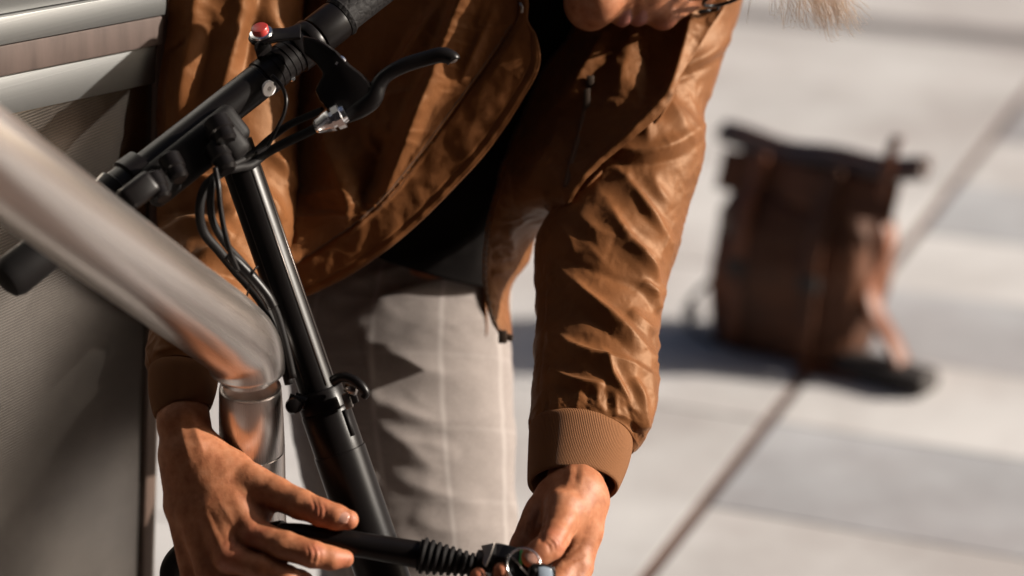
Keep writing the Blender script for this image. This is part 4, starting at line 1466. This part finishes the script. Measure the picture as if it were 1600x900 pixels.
# ------------------------------------------------------------------ sleeves
SLV = [(1010, -250, 1090, -260, 2.84), (950, -215, 1190, -215, 2.83), (925, -120, 1196, -105, 2.82), (915, -10, 1158, 5, 2.80), (905, 75, 1130, 92, 2.77), (895, 155, 1100, 178, 2.745), (880, 225, 1102, 240, 2.72),
       (869, 308, 1079, 320, 2.70), (836, 374, 1056, 392, 2.675), (835, 430, 1041, 450, 2.65), (838, 490, 1031, 512, 2.62), (836, 550, 1028, 578, 2.59), (831, 615, 1024, 642, 2.56), (827, 648, 1012, 682, 2.545), (826, 664, 996, 698, 2.537), (831, 672, 984, 702, 2.533), (838, 670, 976, 696, 2.534)]
SL_STROKES = [
    ([(1125, 92), (1095, 108), (1066, 122), (1045, 128)], -.014, 7, 9, .6, .4),
    ([(1135, 60), (1100, 88), (1060, 105)], .008, 14, 10, .5, .2),
    ([(1105, 215), (1065, 245), (1015, 258), (975, 258), (955, 246)], -.012, 8, 12, .4, .8),
    ([(1100, 195), (1050, 225), (1000, 238), (965, 235)], .011, 18, 9, .4, .3),
    ([(1000, 150), (1010, 190), (1014, 225)], .006, 12, 10), ([(1040, 150), (1060, 180), (1075, 205)], .005, 14, 12),
    ([(978, 275), (1000, 310), (1024, 345), (1046, 380)], .013, 9, 16, .4, .5),
    ([(1018, 270), (1030, 300), (1052, 325)], .006, 12, 12),
    ([(950, 315), (968, 350), (996, 395), (1020, 430), (1034, 455)], .012, 10, 18, .2, .5),
    ([(985, 290), (1000, 330), (1022, 362)], -.010, 9, 10, .3, .3),
    ([(860, 395), (905, 415), (950, 432), (1000, 455), (1026, 492)], -.012, 12, 12, .3, .8),
    ([(985, 378), (1008, 408), (1030, 430)], .008, 8, 12),
    ([(1000, 440), (1018, 455), (1028, 480)], .009, 5, 7, .2, .8),
    ([(895, 435), (918, 462), (955, 495), (990, 530), (1018, 560)], .014, 9, 18, .2, .4),
    ([(900, 478), (940, 512), (975, 545), (1000, 578)], -.012, 12, 12, .2, .3),
    ([(985, 485), (1005, 505), (1024, 520)], .008, 7, 10),
    ([(868, 522), (905, 545), (945, 560), (985, 572), (1022, 590)], .013, 7, 18, .2, .4),
    ([(945, 552), (955, 585), (972, 612), (985, 640)], .010, 7, 9, .3, .4),
    ([(858, 575), (890, 592), (925, 600), (945, 602)], .009, 6, 10),
    ([(855, 600), (900, 612), (945, 620)], -.006, 8, 8),
    ([(985, 590), (1000, 622), (1006, 665)], .010, 8, 10, .2, .7), ([(968, 610), (982, 640), (990, 672)], -.010, 6, 7, .1, .7),
    ([(1010, 590), (1018, 630), (1008, 672)], .006, 8, 8),
    ([(846, 400), (852, 450), (850, 520), (842, 600), (846, 640)], -.005, 5, 6, .6, .6),
    ([(870, 612), (872, 636)], .0016, 5, 5, .3, .8), ([(888, 610), (888, 632)], -.0016, 4, 4, .3, .8), ([(904, 608), (902, 632)], .002, 5, 5, .3, .8),
    ([(920, 606), (918, 630)], -.0016, 4, 4, .3, .8), ([(934, 606), (934, 632)], .002, 4, 5, .3, .8), ([(948, 610), (950, 638)], -.002, 4, 4, .3, .8),
    ([(960, 616), (964, 646)], .0024, 4, 4, .3, .8), ([(856, 620), (854, 644)], -.003, 4, 4, .3, .8),
    ([(900, 330), (930, 360), (960, 372)], .005, 16, 20), ([(870, 350), (890, 372), (900, 400)], .004, 10, 14),
]
SL_STROKES = [(q[0], q[1] * (.85 if q[1] > 0 else .3), q[2] * .75, *q[3:]) if len(q[0]) > 2 else q for q in SL_STROKES]
cloth_tube('sleeve', SLV, 0.78, 300, 220, SL_STROKES, M['jacket'], jacket, amp=.0007, fs=26, seed=21, stretch=(1, 1, 1.5), cr=[(.0026, AX_R * .75 - AX_U * .6, .30, 20, 2.0), (.0016, AX_R * .8 - AX_U * .5, .4, 55, 4.0), (.0008, AX_R * .5 - AX_U * .8, .5, 110, 5.0)])


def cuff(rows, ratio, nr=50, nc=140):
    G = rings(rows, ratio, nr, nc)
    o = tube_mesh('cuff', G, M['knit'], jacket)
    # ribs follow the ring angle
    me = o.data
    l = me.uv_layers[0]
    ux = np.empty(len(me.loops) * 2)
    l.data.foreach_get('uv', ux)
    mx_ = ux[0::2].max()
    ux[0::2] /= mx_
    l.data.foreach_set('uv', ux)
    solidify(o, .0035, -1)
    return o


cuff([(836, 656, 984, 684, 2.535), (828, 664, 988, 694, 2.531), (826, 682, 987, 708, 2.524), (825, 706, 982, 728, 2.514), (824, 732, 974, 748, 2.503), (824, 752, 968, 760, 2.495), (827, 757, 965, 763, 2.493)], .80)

SLW = [(330, -250, 380, -250, 2.76), (215, -215, 480, -215, 2.74), (190, -120, 482, -120, 2.725), (200, -20, 478, -20, 2.715), (215, 70, 470, 70, 2.71), (228, 150, 464, 165, 2.705), (246, 230, 468, 260, 2.695),
       (246, 312, 462, 345, 2.67), (248, 390, 428, 430, 2.62), (246, 460, 390, 495, 2.57), (234, 520, 362, 545, 2.53), (230, 562, 345, 578, 2.51), (236, 580, 338, 592, 2.50)]
SW_STROKES = [
    ([(308, -20), (300, 60), (288, 140), (278, 210)], .016, 16, 14, .8, .3), ([(290, 40), (300, 50), (300, 62)], -.004, 6, 6),
    ([(262, 78), (280, 70), (300, 60)], -.005, 4, 4, .6, .2), ([(380, -20), (368, 60), (350, 130), (338, 190)], .012, 20, 12, .7, .2),
    ([(410, -10), (395, 60), (378, 130)], -.014, 16, 16, .6, .3), ([(270, 90), (268, 150), (262, 220)], .006, 8, 10),
    ([(330, 20), (326, 90), (312, 160)], -.006, 12, 12), ([(420, 20), (440, 60), (455, 110)], .010, 12, 12),
    ([(255, 305), (290, 285), (330, 285), (370, 300)], .014, 8, 14, .6, .2), ([(256, 335), (300, 322), (345, 330)], -.013, 10, 10, .6, .3),
    ([(256, 362), (290, 348), (330, 352), (370, 372)], .012, 8, 14, .6, .2), ([(370, 330), (400, 350), (430, 380)], -.009, 10, 10),
    ([(300, 400), (345, 395), (385, 420)], .011, 9, 16, .3, .3), ([(400, 290), (425, 320), (440, 350)], .008, 10, 12),
    ([(320, 430), (360, 430), (390, 450)], -.006, 8, 8), ([(420, 240), (440, 260), (460, 300)], .010, 12, 10),
    ([(240, 500), (290, 520), (340, 520)], .006, 10, 12), ([(240, 545), (280, 560), (330, 560)], .005, 8, 10),
]
cloth_tube('sleeve', SLW, [.8] * 8 + [.85] * 5, 240, 190, SW_STROKES, M['jacket'], jacket, amp=.0007, fs=26, seed=33, stretch=(1, 1, 1.4), cr=[(.0026, AX_R * .3 - AX_U * .9, .30, 20, 6.0), (.0015, AX_R * .8 - AX_U * .5, .4, 60, 7.0)])
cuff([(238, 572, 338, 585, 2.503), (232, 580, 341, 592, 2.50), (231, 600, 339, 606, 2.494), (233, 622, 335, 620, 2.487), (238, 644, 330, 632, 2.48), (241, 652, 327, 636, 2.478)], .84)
# knitted collar round the neck (just above the picture)
cr = np.array([P(812, -160, 2.64), P(790, -215, 2.70), P(810, -260, 2.80), P(880, -275, 2.86), P(950, -262, 2.82), P(960, -215, 2.72), P(905, -160, 2.69)])
cc_ = catmull(cr, 50)
g = np.array([[p_ + AX_U * h_ for h_ in np.linspace(-.01, .035, 6)] for p_ in cc_])
solidify(mesh_obj('collar', g.reshape(-1, 3), grid_faces(50, 6), M['knit'], jacket), .004)

# ------------------------------------------------------------------ hands
def chain(X, pts, k):
    d = None
    for i in range(len(pts) - 1):
        a, b = pts[i], pts[i + 1]
        q = seg_sdf(X, P(*a[:3]), P(*b[:3]), a[3] * .001, b[3] * .001)
        d = q if d is None else smin(d, q, k)
    return d


def build_hand(palm, fingers, kpalm, creases, h=.0013, extra=None, kroot=.006):
    allp = np.array([P(*p[:3]) for c in palm + fingers for p in c])
    lo, hi = allp.min(0) - .034, allp.max(0) + .034

    def fn(X):
        d = None
        for c in palm:
            q = chain(X, c, .008)
            d = q if d is None else smin(d, q, kpalm)
        fd = None
        for c in fingers:
            q = chain(X, c, .004)
            fd = q if fd is None else smin(fd, q, .0012)
        d = smin(d, fd, kroot)
        return d
    V, Q = surface_nets(fn, lo, hi, h)
    V = smooth_mesh(V, Q, 3)
    N = vert_normals(V, Q)
    if ((V - V.mean(0)) * N).sum() < 0:
        Q = Q[:, ::-1]
        N = -N
    fm = front_mask(V, N, 0.0, .3)
    dd = stroke_disp(V, creases) * fm + fbm(V, 45, 3, 2.0) * .0004
    V = V + N * dd[:, None]
    return V, Q


W = 'right hand (at the left of the picture), back of the hand to the camera'
palmA = [
    [(284, 560, 2.520, 27), (285, 612, 2.495, 26), (287, 662, 2.473, 26), (300, 705, 2.462, 25)],
    [(318, 715, 2.455, 23), (372, 790, 2.425, 18), (402, 836, 2.408, 14.5)],
    [(302, 715, 2.455, 23), (336, 800, 2.425, 18), (362, 872, 2.405, 14.5)],
    [(288, 712, 2.460, 21), (304, 800, 2.438, 18), (328, 890, 2.418, 14)],
    [(276, 712, 2.468, 18), (282, 790, 2.455, 16), (304, 905, 2.440, 13)],
    [(312, 705, 2.458, 20), (362, 735, 2.450, 20), (410, 768, 2.432, 18)],
    [(370, 770, 2.445, 16), (405, 800, 2.430, 14)],
]
fingA = [
    [(392, 752, 2.438, 18), (432, 772, 2.424, 16.5), (470, 788, 2.410, 15), (502, 801, 2.400, 13.6), (525, 808, 2.397, 12.6), (544, 812, 2.396, 10.4)],
    [(400, 836, 2.408, 14.6), (446, 853, 2.392, 14.6), (488, 866, 2.383, 13.4), (516, 872, 2.388, 11.8), (538, 873, 2.395, 9.4)],
    [(360, 872, 2.405, 14.6), (408, 888, 2.392, 13.4), (448, 903, 2.388, 12.6), (468, 908, 2.400, 11), (476, 908, 2.420, 9.5)],
    [(328, 892, 2.418, 14), (376, 922, 2.405, 12.8), (420, 938, 2.405, 11.6), (436, 940, 2.430, 10)],
    [(304, 905, 2.440, 13), (342, 948, 2.425, 11.6), (380, 962, 2.425, 10), (398, 960, 2.445, 9)],
]
creA = [
    ([(352, 742), (392, 790), (412, 842)], -.0026, 14, 18), ([(330, 760), (372, 830), (395, 850)], .0018, 10, 10, .3, .3),
    ([(310, 770), (340, 850), (356, 880)], .0016, 10, 10), ([(322, 790), (352, 850)], -.0016, 9, 9), ([(296, 770), (312, 850)], .0012, 9, 9),
    ([(398, 818), (412, 838), (418, 862)], .0024, 16, 14, .3, .3), ([(360, 855), (372, 878)], .002, 14, 14, .4, .4),
    ([(486, 850), (492, 864), (488, 884)], -.0013, 3, 3, .4, .4), ([(494, 852), (500, 866), (497, 884)], -.0010, 2.5, 2.5, .4, .4), ([(479, 852), (483, 866), (480, 880)], -.0008, 2.5, 2.5),
    ([(494, 856), (497, 868), (493, 878)], .0012, 7, 7, .3, .3),
    ([(486, 776), (492, 792), (490, 808)], -.0013, 3, 3, .4, .4), ([(494, 778), (500, 796), (498, 812)], -.0011, 2.5, 2.5, .4, .4), ([(503, 782), (508, 798), (506, 815)], -.0009, 2.5, 2.5),
    ([(430, 800), (440, 806), (450, 815)], -.002, 4, 4), ([(420, 806), (432, 818), (446, 822)], -.0018, 3, 3), ([(414, 792), (424, 800), (436, 802)], -.0016, 3, 3),
    ([(300, 650), (308, 680), (318, 708)], .0022, 8, 10, .4, .2), ([(280, 640), (286, 680), (296, 720)], .0012, 8, 8, .4, .2),
    ([(424, 846), (450, 858), (474, 862)], .0008, 6, 6),
]
hv, hq = build_hand(palmA, fingA, .012, creA)

palmB = [
    [(918, 670, 2.556, 23), (908, 710, 2.528, 26), (899, 752, 2.492, 28), (893, 788, 2.464, 28)],
    [(905, 770, 2.465, 27), (888, 800, 2.446, 24), (880, 818, 2.438, 21)],
    [(918, 785, 2.472, 22), (908, 830, 2.462, 21), (898, 880, 2.450, 19)],
    [(862, 775, 2.470, 18), (846, 800, 2.462, 16), (832, 826, 2.450, 14)],
    [(905, 800, 2.480, 20), (880, 860, 2.475, 20)],
]
fingB = [
    [(880, 796, 2.434, 20), (876, 818, 2.420, 17.5), (868, 838, 2.402, 15), (860, 852, 2.391, 14.6), (845, 862, 2.386, 13.2), (832, 870, 2.382, 11.2)],
    [(838, 812, 2.456, 14.5), (818, 850, 2.446, 13), (800, 888, 2.434, 12), (776, 915, 2.415, 10.5), (764, 922, 2.396, 9)],
    [(850, 822, 2.462, 14), (840, 880, 2.455, 13), (828, 930, 2.435, 12), (800, 938, 2.385, 10.5), (785, 912, 2.368, 9), (783, 891, 2.366, 7.6)],
    [(898, 872, 2.450, 17), (876, 905, 2.430, 14), (850, 935, 2.400, 12), (808, 950, 2.375, 10.5), (762, 925, 2.366, 9.2), (747, 900, 2.366, 8)],
    [(902, 888, 2.446, 16), (890, 925, 2.430, 13), (872, 950, 2.40, 11.5), (850, 962, 2.38, 10)],
]
creB = [
    ([(872, 725), (866, 745), (862, 765)], .0011, 7, 8, .0, .0), ([(893, 722), (890, 745), (884, 765)], .0011, 7, 7, .0, .0), ([(912, 722), (910, 745), (903, 768)], .0009, 7, 7, .0, .0),
    ([(881, 722), (878, 758)], -.0009, 5, 5), ([(902, 722), (899, 758)], -.0009, 5, 5),
    ([(846, 788), (838, 812), (834, 836)], -.0022, 5, 5, .4, .5), ([(856, 796), (848, 820), (846, 845)], -.0022, 4, 4, .4, .5),
    ([(862, 838), (872, 845), (874, 858)], -.0011, 2.5, 2.5), ([(856, 842), (866, 850), (868, 862)], -.0010, 2.5, 2.5), ([(850, 846), (858, 854), (860, 866)], -.0009, 2.2, 2.2),
    ([(866, 834), (876, 842), (880, 854)], -.0009, 2.2, 2.2),
    ([(850, 778), (866, 770), (888, 772)], .002, 8, 12, .3, .3),
    ([(904, 812), (892, 838), (876, 862)], -.0030, 6, 6, .2, .5), ([(884, 866), (900, 858), (915, 842)], -.0012, 4, 4), ([(880, 880), (900, 874), (915, 868)], -.0012, 4, 4),
    ([(820, 812), (814, 838)], -.0010, 3, 3), ([(828, 816), (822, 842)], -.0010, 3, 3),
]
hv2, hq2 = build_hand(palmB, fingB, .011, creB)

# ------------------------------------------------------------------ head and neck
hu = nrm(.86 * AX_R + .12 * AX_U + .38 * AX_F)
hf = -AX_U * .95 - AX_F * .24 + AX_R * .0
hf = nrm(hf - hu * (hf @ hu))
hs = np.cross(hu, hf)
if hs @ AX_F > 0:
    hs = -hs                                       # the side turned to the camera
nose = P(1034, 36, 2.668)
HC = nose - hu * (-.018) - hf * .118


def hp(s_, u, f_):
    return HC + hs * s_ + hu * u + hf * f_


def head_fn(X):
    ax3 = (hs, hu, hf)
    d = ell_sdf(X, hp(0, .030, -.020), ax3, (.076, .098, .100))
    d = smin(d, ell_sdf(X, hp(0, -.034, .044), ax3, (.060, .078, .064)), .03)
    d = smin(d, ell_sdf(X, hp(0, .020, .040), ax3, (.062, .060, .052)), .02)
    for s_ in (-1, 1):
        d = smin(d, seg_sdf(X, hp(.045 * s_, -.055, -.01), hp(.018 * s_, -.098, .080), .022, .020), .02)
        d = smin(d, ell_sdf(X, hp(.038 * s_, -.010, .058), ax3, (.026, .032, .030)), .02)
        d = smax(d, -ell_sdf(X, hp(.031 * s_, .020, .096), ax3, (.017, .012, .014)), .012)
        d = smin(d, ell_sdf(X, hp(.031 * s_, .018, .076), ax3, (.013, .012, .013)), .004)
    d = smin(d, seg_sdf(X, hp(-.010, -.096, .094), hp(.010, -.096, .094), .021, .021), .022)
    d = smin(d, seg_sdf(X, hp(0, .036, .088), hp(0, -.012, .109), .013, .014), .012)
    d = smin(d, seg_sdf(X, hp(-.03, .045, .080), hp(.03, .045, .080), .014, .014), .02)
    d = smin(d, ell_sdf(X, hp(0, -.016, .110), ax3, (.016, .016, .016)), .006)
    for s_ in (-1, 1):
        d = smin(d, ell_sdf(X, hp(.013 * s_, -.021, .096), ax3, (.008, .008, .010)), .005)
        d = smax(d, -ell_sdf(X, hp(.007 * s_, -.029, .104), ax3, (.0035, .004, .005)), .003)
        d = smin(d, ell_sdf(X, hp(.079 * s_, -.002, -.012), ax3, (.010, .032, .018)), .006)
    lip = seg_sdf(X, hp(-.018, -.052, .098), hp(0, -.046, .108), .008, .0105)
    lip = smin(lip, seg_sdf(X, hp(.018, -.052, .098), hp(0, -.046, .108), .008, .0105), .004)
    low = smin(seg_sdf(X, hp(-.016, -.062, .097), hp(0, -.065, .107), .008, .0105), seg_sdf(X, hp(.016, -.062, .097), hp(0, -.065, .107), .008, .0105), .004)
    d = smin(d, smin(lip, low, .0012), .005)
    d = smin(d, seg_sdf(X, hp(-.012, -.034, .094), hp(.012, -.034, .094), .016, .016), .014)
    d = smax(d, -seg_sdf(X, hp(-.02, -.0795, .125), hp(.02, -.0795, .125), .006, .006), .008)
    nk = seg_sdf(X, hp(0, -.035, -.045), P(868, -215, 2.80), .056, .062)
    return smin(d, nk, .03)


cs = np.array([HC + hu * a_ * .15 + hs * b_ * .12 + hf * c_ * .15 for a_ in (-1, 1) for b_ in (-1, 1) for c_ in (-1, 1)] + [P(868, -215, 2.80) + .08, P(868, -215, 2.80) - .08])
fv, fq = surface_nets(head_fn, cs.min(0), cs.max(0), .0022)
fv = smooth_mesh(fv, fq, 3)
fn_ = vert_normals(fv, fq)
if ((fv - fv.mean(0)) * fn_).sum() < 0:
    fq = fq[:, ::-1]
# trunk and upper arms under the clothes, so that the body is whole
tv, tq = [], []
base = 0
parts = [(hv, hq), (hv2, hq2), (fv, fq)]
und = [[(868, -190, 2.80, 60), (830, 60, 2.86, 66), (760, 260, 2.875, 64), (660, 440, 2.90, 66)], [(880, -170, 2.80, 60), (1075, -150, 2.76, 52), (985, 290, 2.73, 42), (918, 672, 2.556, 22)], [(860, -170, 2.81, 60), (345, -160, 2.73, 50), (360, 300, 2.68, 42), (284, 580, 2.512, 26)]]
for c in und:
    pth = np.array([P(*p[:3]) for p in c])
    q = catmull(np.c_[pth, [p[3] * .001 for p in c]], 30)
    a_, f_ = tube_geo(q[:, :3], q[:, 3], 20, False)
    parts.append((a_, np.array(f_)))
BV, BF = [], []
for a_, f_ in parts:
    BF.append(np.asarray(f_) + base)
    BV.append(np.asarray(a_))
    base += len(a_)
BV, BF = np.concatenate(BV), np.concatenate(BF)
body_o = mesh_obj('body', BV, BF, M['skin'], person)
# lips take their own colour
body_o.data.materials.append(M['lip'])
lc = [hp(0, -.047, .116), hp(0, -.065, .115)]
cen = (BV[BF].mean(1))
lo_ = np.zeros(len(BF), int)
for c_ in lc:
    q = cen - c_
    r_ = np.sqrt(((q @ hs) / .024) ** 2 + ((q @ hu) / .0085) ** 2 + ((q @ hf) / .016) ** 2)
    lo_[r_ < 1] = 1
body_o.data.polygons.foreach_set('material_index', lo_)


kn = [(400, 836, 2.398, .016), (360, 872, 2.395, .016), (488, 866, 2.372, .012), (500, 800, 2.39, .014), (538, 873, 2.386, .012), (546, 814, 2.388, .010), (866, 846, 2.385, .014), (832, 872, 2.375, .011), (783, 890, 2.36, .009), (747, 898, 2.36, .009), (436, 812, 2.42, .014)]
fl_ = np.zeros(len(BV))
for x_, y_, d_, r_ in kn:
    fl_ = np.maximum(fl_, .62 * np.exp(-(np.linalg.norm(BV - P(x_, y_, d_), axis=1) / r_) ** 2))
fl_ *= .75 + .5 * fbm(BV, 90, 2, 1.0)
fl_ = np.maximum(fl_, .5 * np.exp(-(np.linalg.norm(BV - hp(0, -.016, .122), axis=1) / .016) ** 2))
at_ = body_o.data.attributes.new('flush', 'FLOAT', 'POINT')
at_.data.foreach_set('value', np.clip(fl_, 0, 1).astype(np.float32))


def nail(x, y, d, along_px, half_w, half_l, facing):
    c = P(x, y, d)
    a_ = nrm(P(x + along_px[0], y + along_px[1], d + along_px[2]) - c)
    n_ = nrm(facing - a_ * (facing @ a_))
    s_ = np.cross(a_, n_)
    g = []
    for u in np.linspace(-1, 1, 13):
        r_ = []
        for v_ in np.linspace(-1, 1, 11):
            w_ = half_w * (1 - .12 * max(0, u) ** 3) * math.sqrt(max(0, 1 - .35 * max(0, abs(u) - .4) ** 2 * 3))
            r_.append(c + a_ * u * half_l * (1 - .12 * v_ * v_ * np.sign(u)) + s_ * v_ * w_ - n_ * (.0030 * v_ * v_ + .0008 * u * u))
        g.append(r_)
    o = mesh_obj('nail', np.array(g).reshape(-1, 3), grid_faces(13, 11), M['nail'], body_o)
    solidify(o, .0009, 0)


nail(533, 805, 2.3855, (20, 5, -.001), .0072, .0082, nrm(-AX_F * .86 + AX_U * .5))
nail(833, 868, 2.371, (-14, 8, -.002), .0070, .0078, nrm(-AX_F * .92 + AX_U * .25 - AX_R * .2))

# hair: a cap on the skull and strands of fringe falling past the forehead
cap = []
for i in range(26):
    th_ = i / 25 * math.pi * .56
    cap.append([hp(.083 * math.sin(th_) * math.cos(p_), .040 + .108 * (math.cos(th_) * .80 - .0 + .2 * math.cos(th_)) , -.030 + .108 * math.sin(th_) * math.sin(p_)) for p_ in np.linspace(0, 2 * math.pi, 48, endpoint=False)])
cap = np.array(cap)
cn = cap + (cap - HC) / np.linalg.norm(cap - HC, axis=2, keepdims=True) * (fbm(cap.reshape(-1, 3), 60, 3, 5.0) * .008).reshape(26, 48, 1)
hair = mesh_obj('hair', cn.reshape(-1, 3), grid_faces(26, 48, True), M['hair'], person)
V, f = [], []
clumps = []
for i in range(26):
    x0 = random.gauss(1266, 26); y0 = random.uniform(-80, -40)
    k_ = (x0 - 1262) / 30
    clumps.append((x0, y0, x0 + random.gauss(8, 6) + 16 * k_, min(random.gauss(26, 16), 52), random.uniform(-10, 4), 2.60 + random.uniform(-.02, .03)))
for i in range(8):
    x0 = random.uniform(1275, 1310)
    clumps.append((x0, random.uniform(-60, -20), x0 + random.uniform(16, 40), random.uniform(8, 44), random.uniform(-6, 10), 2.61))
for i in range(5):
    x0 = random.uniform(1165, 1225)
    clumps.append((x0, -60, x0 + random.uniform(-10, 6), random.uniform(-10, 30) if i < 2 else random.uniform(-30, 0), 4, 2.60))
for ci, (x0, y0, x1, y1, bow, dd_) in enumerate(clumps):
    for j in range(13 if ci < 34 else 3):
        a0, b0 = x0 + random.gauss(0, 12), y0 + random.gauss(0, 5)
        a1, b1 = x1 + random.gauss(0, 7), y1 + random.gauss(-5, 9)
        mx_, my_ = (a0 + a1) / 2 + bow + random.gauss(0, 3), (b0 + b1) / 2 + random.gauss(0, 3)
        pt = catmull(PP([(a0, b0 - 25, dd_ + .02), (a0, b0, dd_), (mx_, my_, dd_ + random.gauss(0, .003)), (a1, b1, dd_), (a1 + random.gauss(5, 4), b1 + random.uniform(1, 6), dd_ - .002)]), 11)
        tv_, tf_ = tube_geo(pt, np.linspace(.00024, .00009, 11), 3, False)
        k = len(V)
        V += list(tv_); f += [tuple(a_ + k for a_ in q) for q in tf_]
mesh_obj('fringe', V, f, M['hair'], hair)
# glasses: only the lower rim of one lens dips into the picture
for s_ in (-1, 1):
    t_ = np.linspace(0, 2 * math.pi, 33)
    tube('glasses_rim', np.array([hp(.034 * s_ + .026 * math.cos(q), .046 + .022 * math.sin(q), .106) for q in t_]), .0022, M['black_paint'], person, 8, caps=False)
tube('glasses_bridge', [hp(-.009, .052, .106), hp(0, .055, .108), hp(.009, .052, .106)], .0020, M['black_paint'], person, 8, 10)
for s_ in (-1, 1):
    tube('glasses_temple', [hp(.060 * s_, .052, .105), hp(.080 * s_, .040, .04), hp(.083 * s_, .022, -.02)], .0022, M['black_paint'], person, 8, 14)
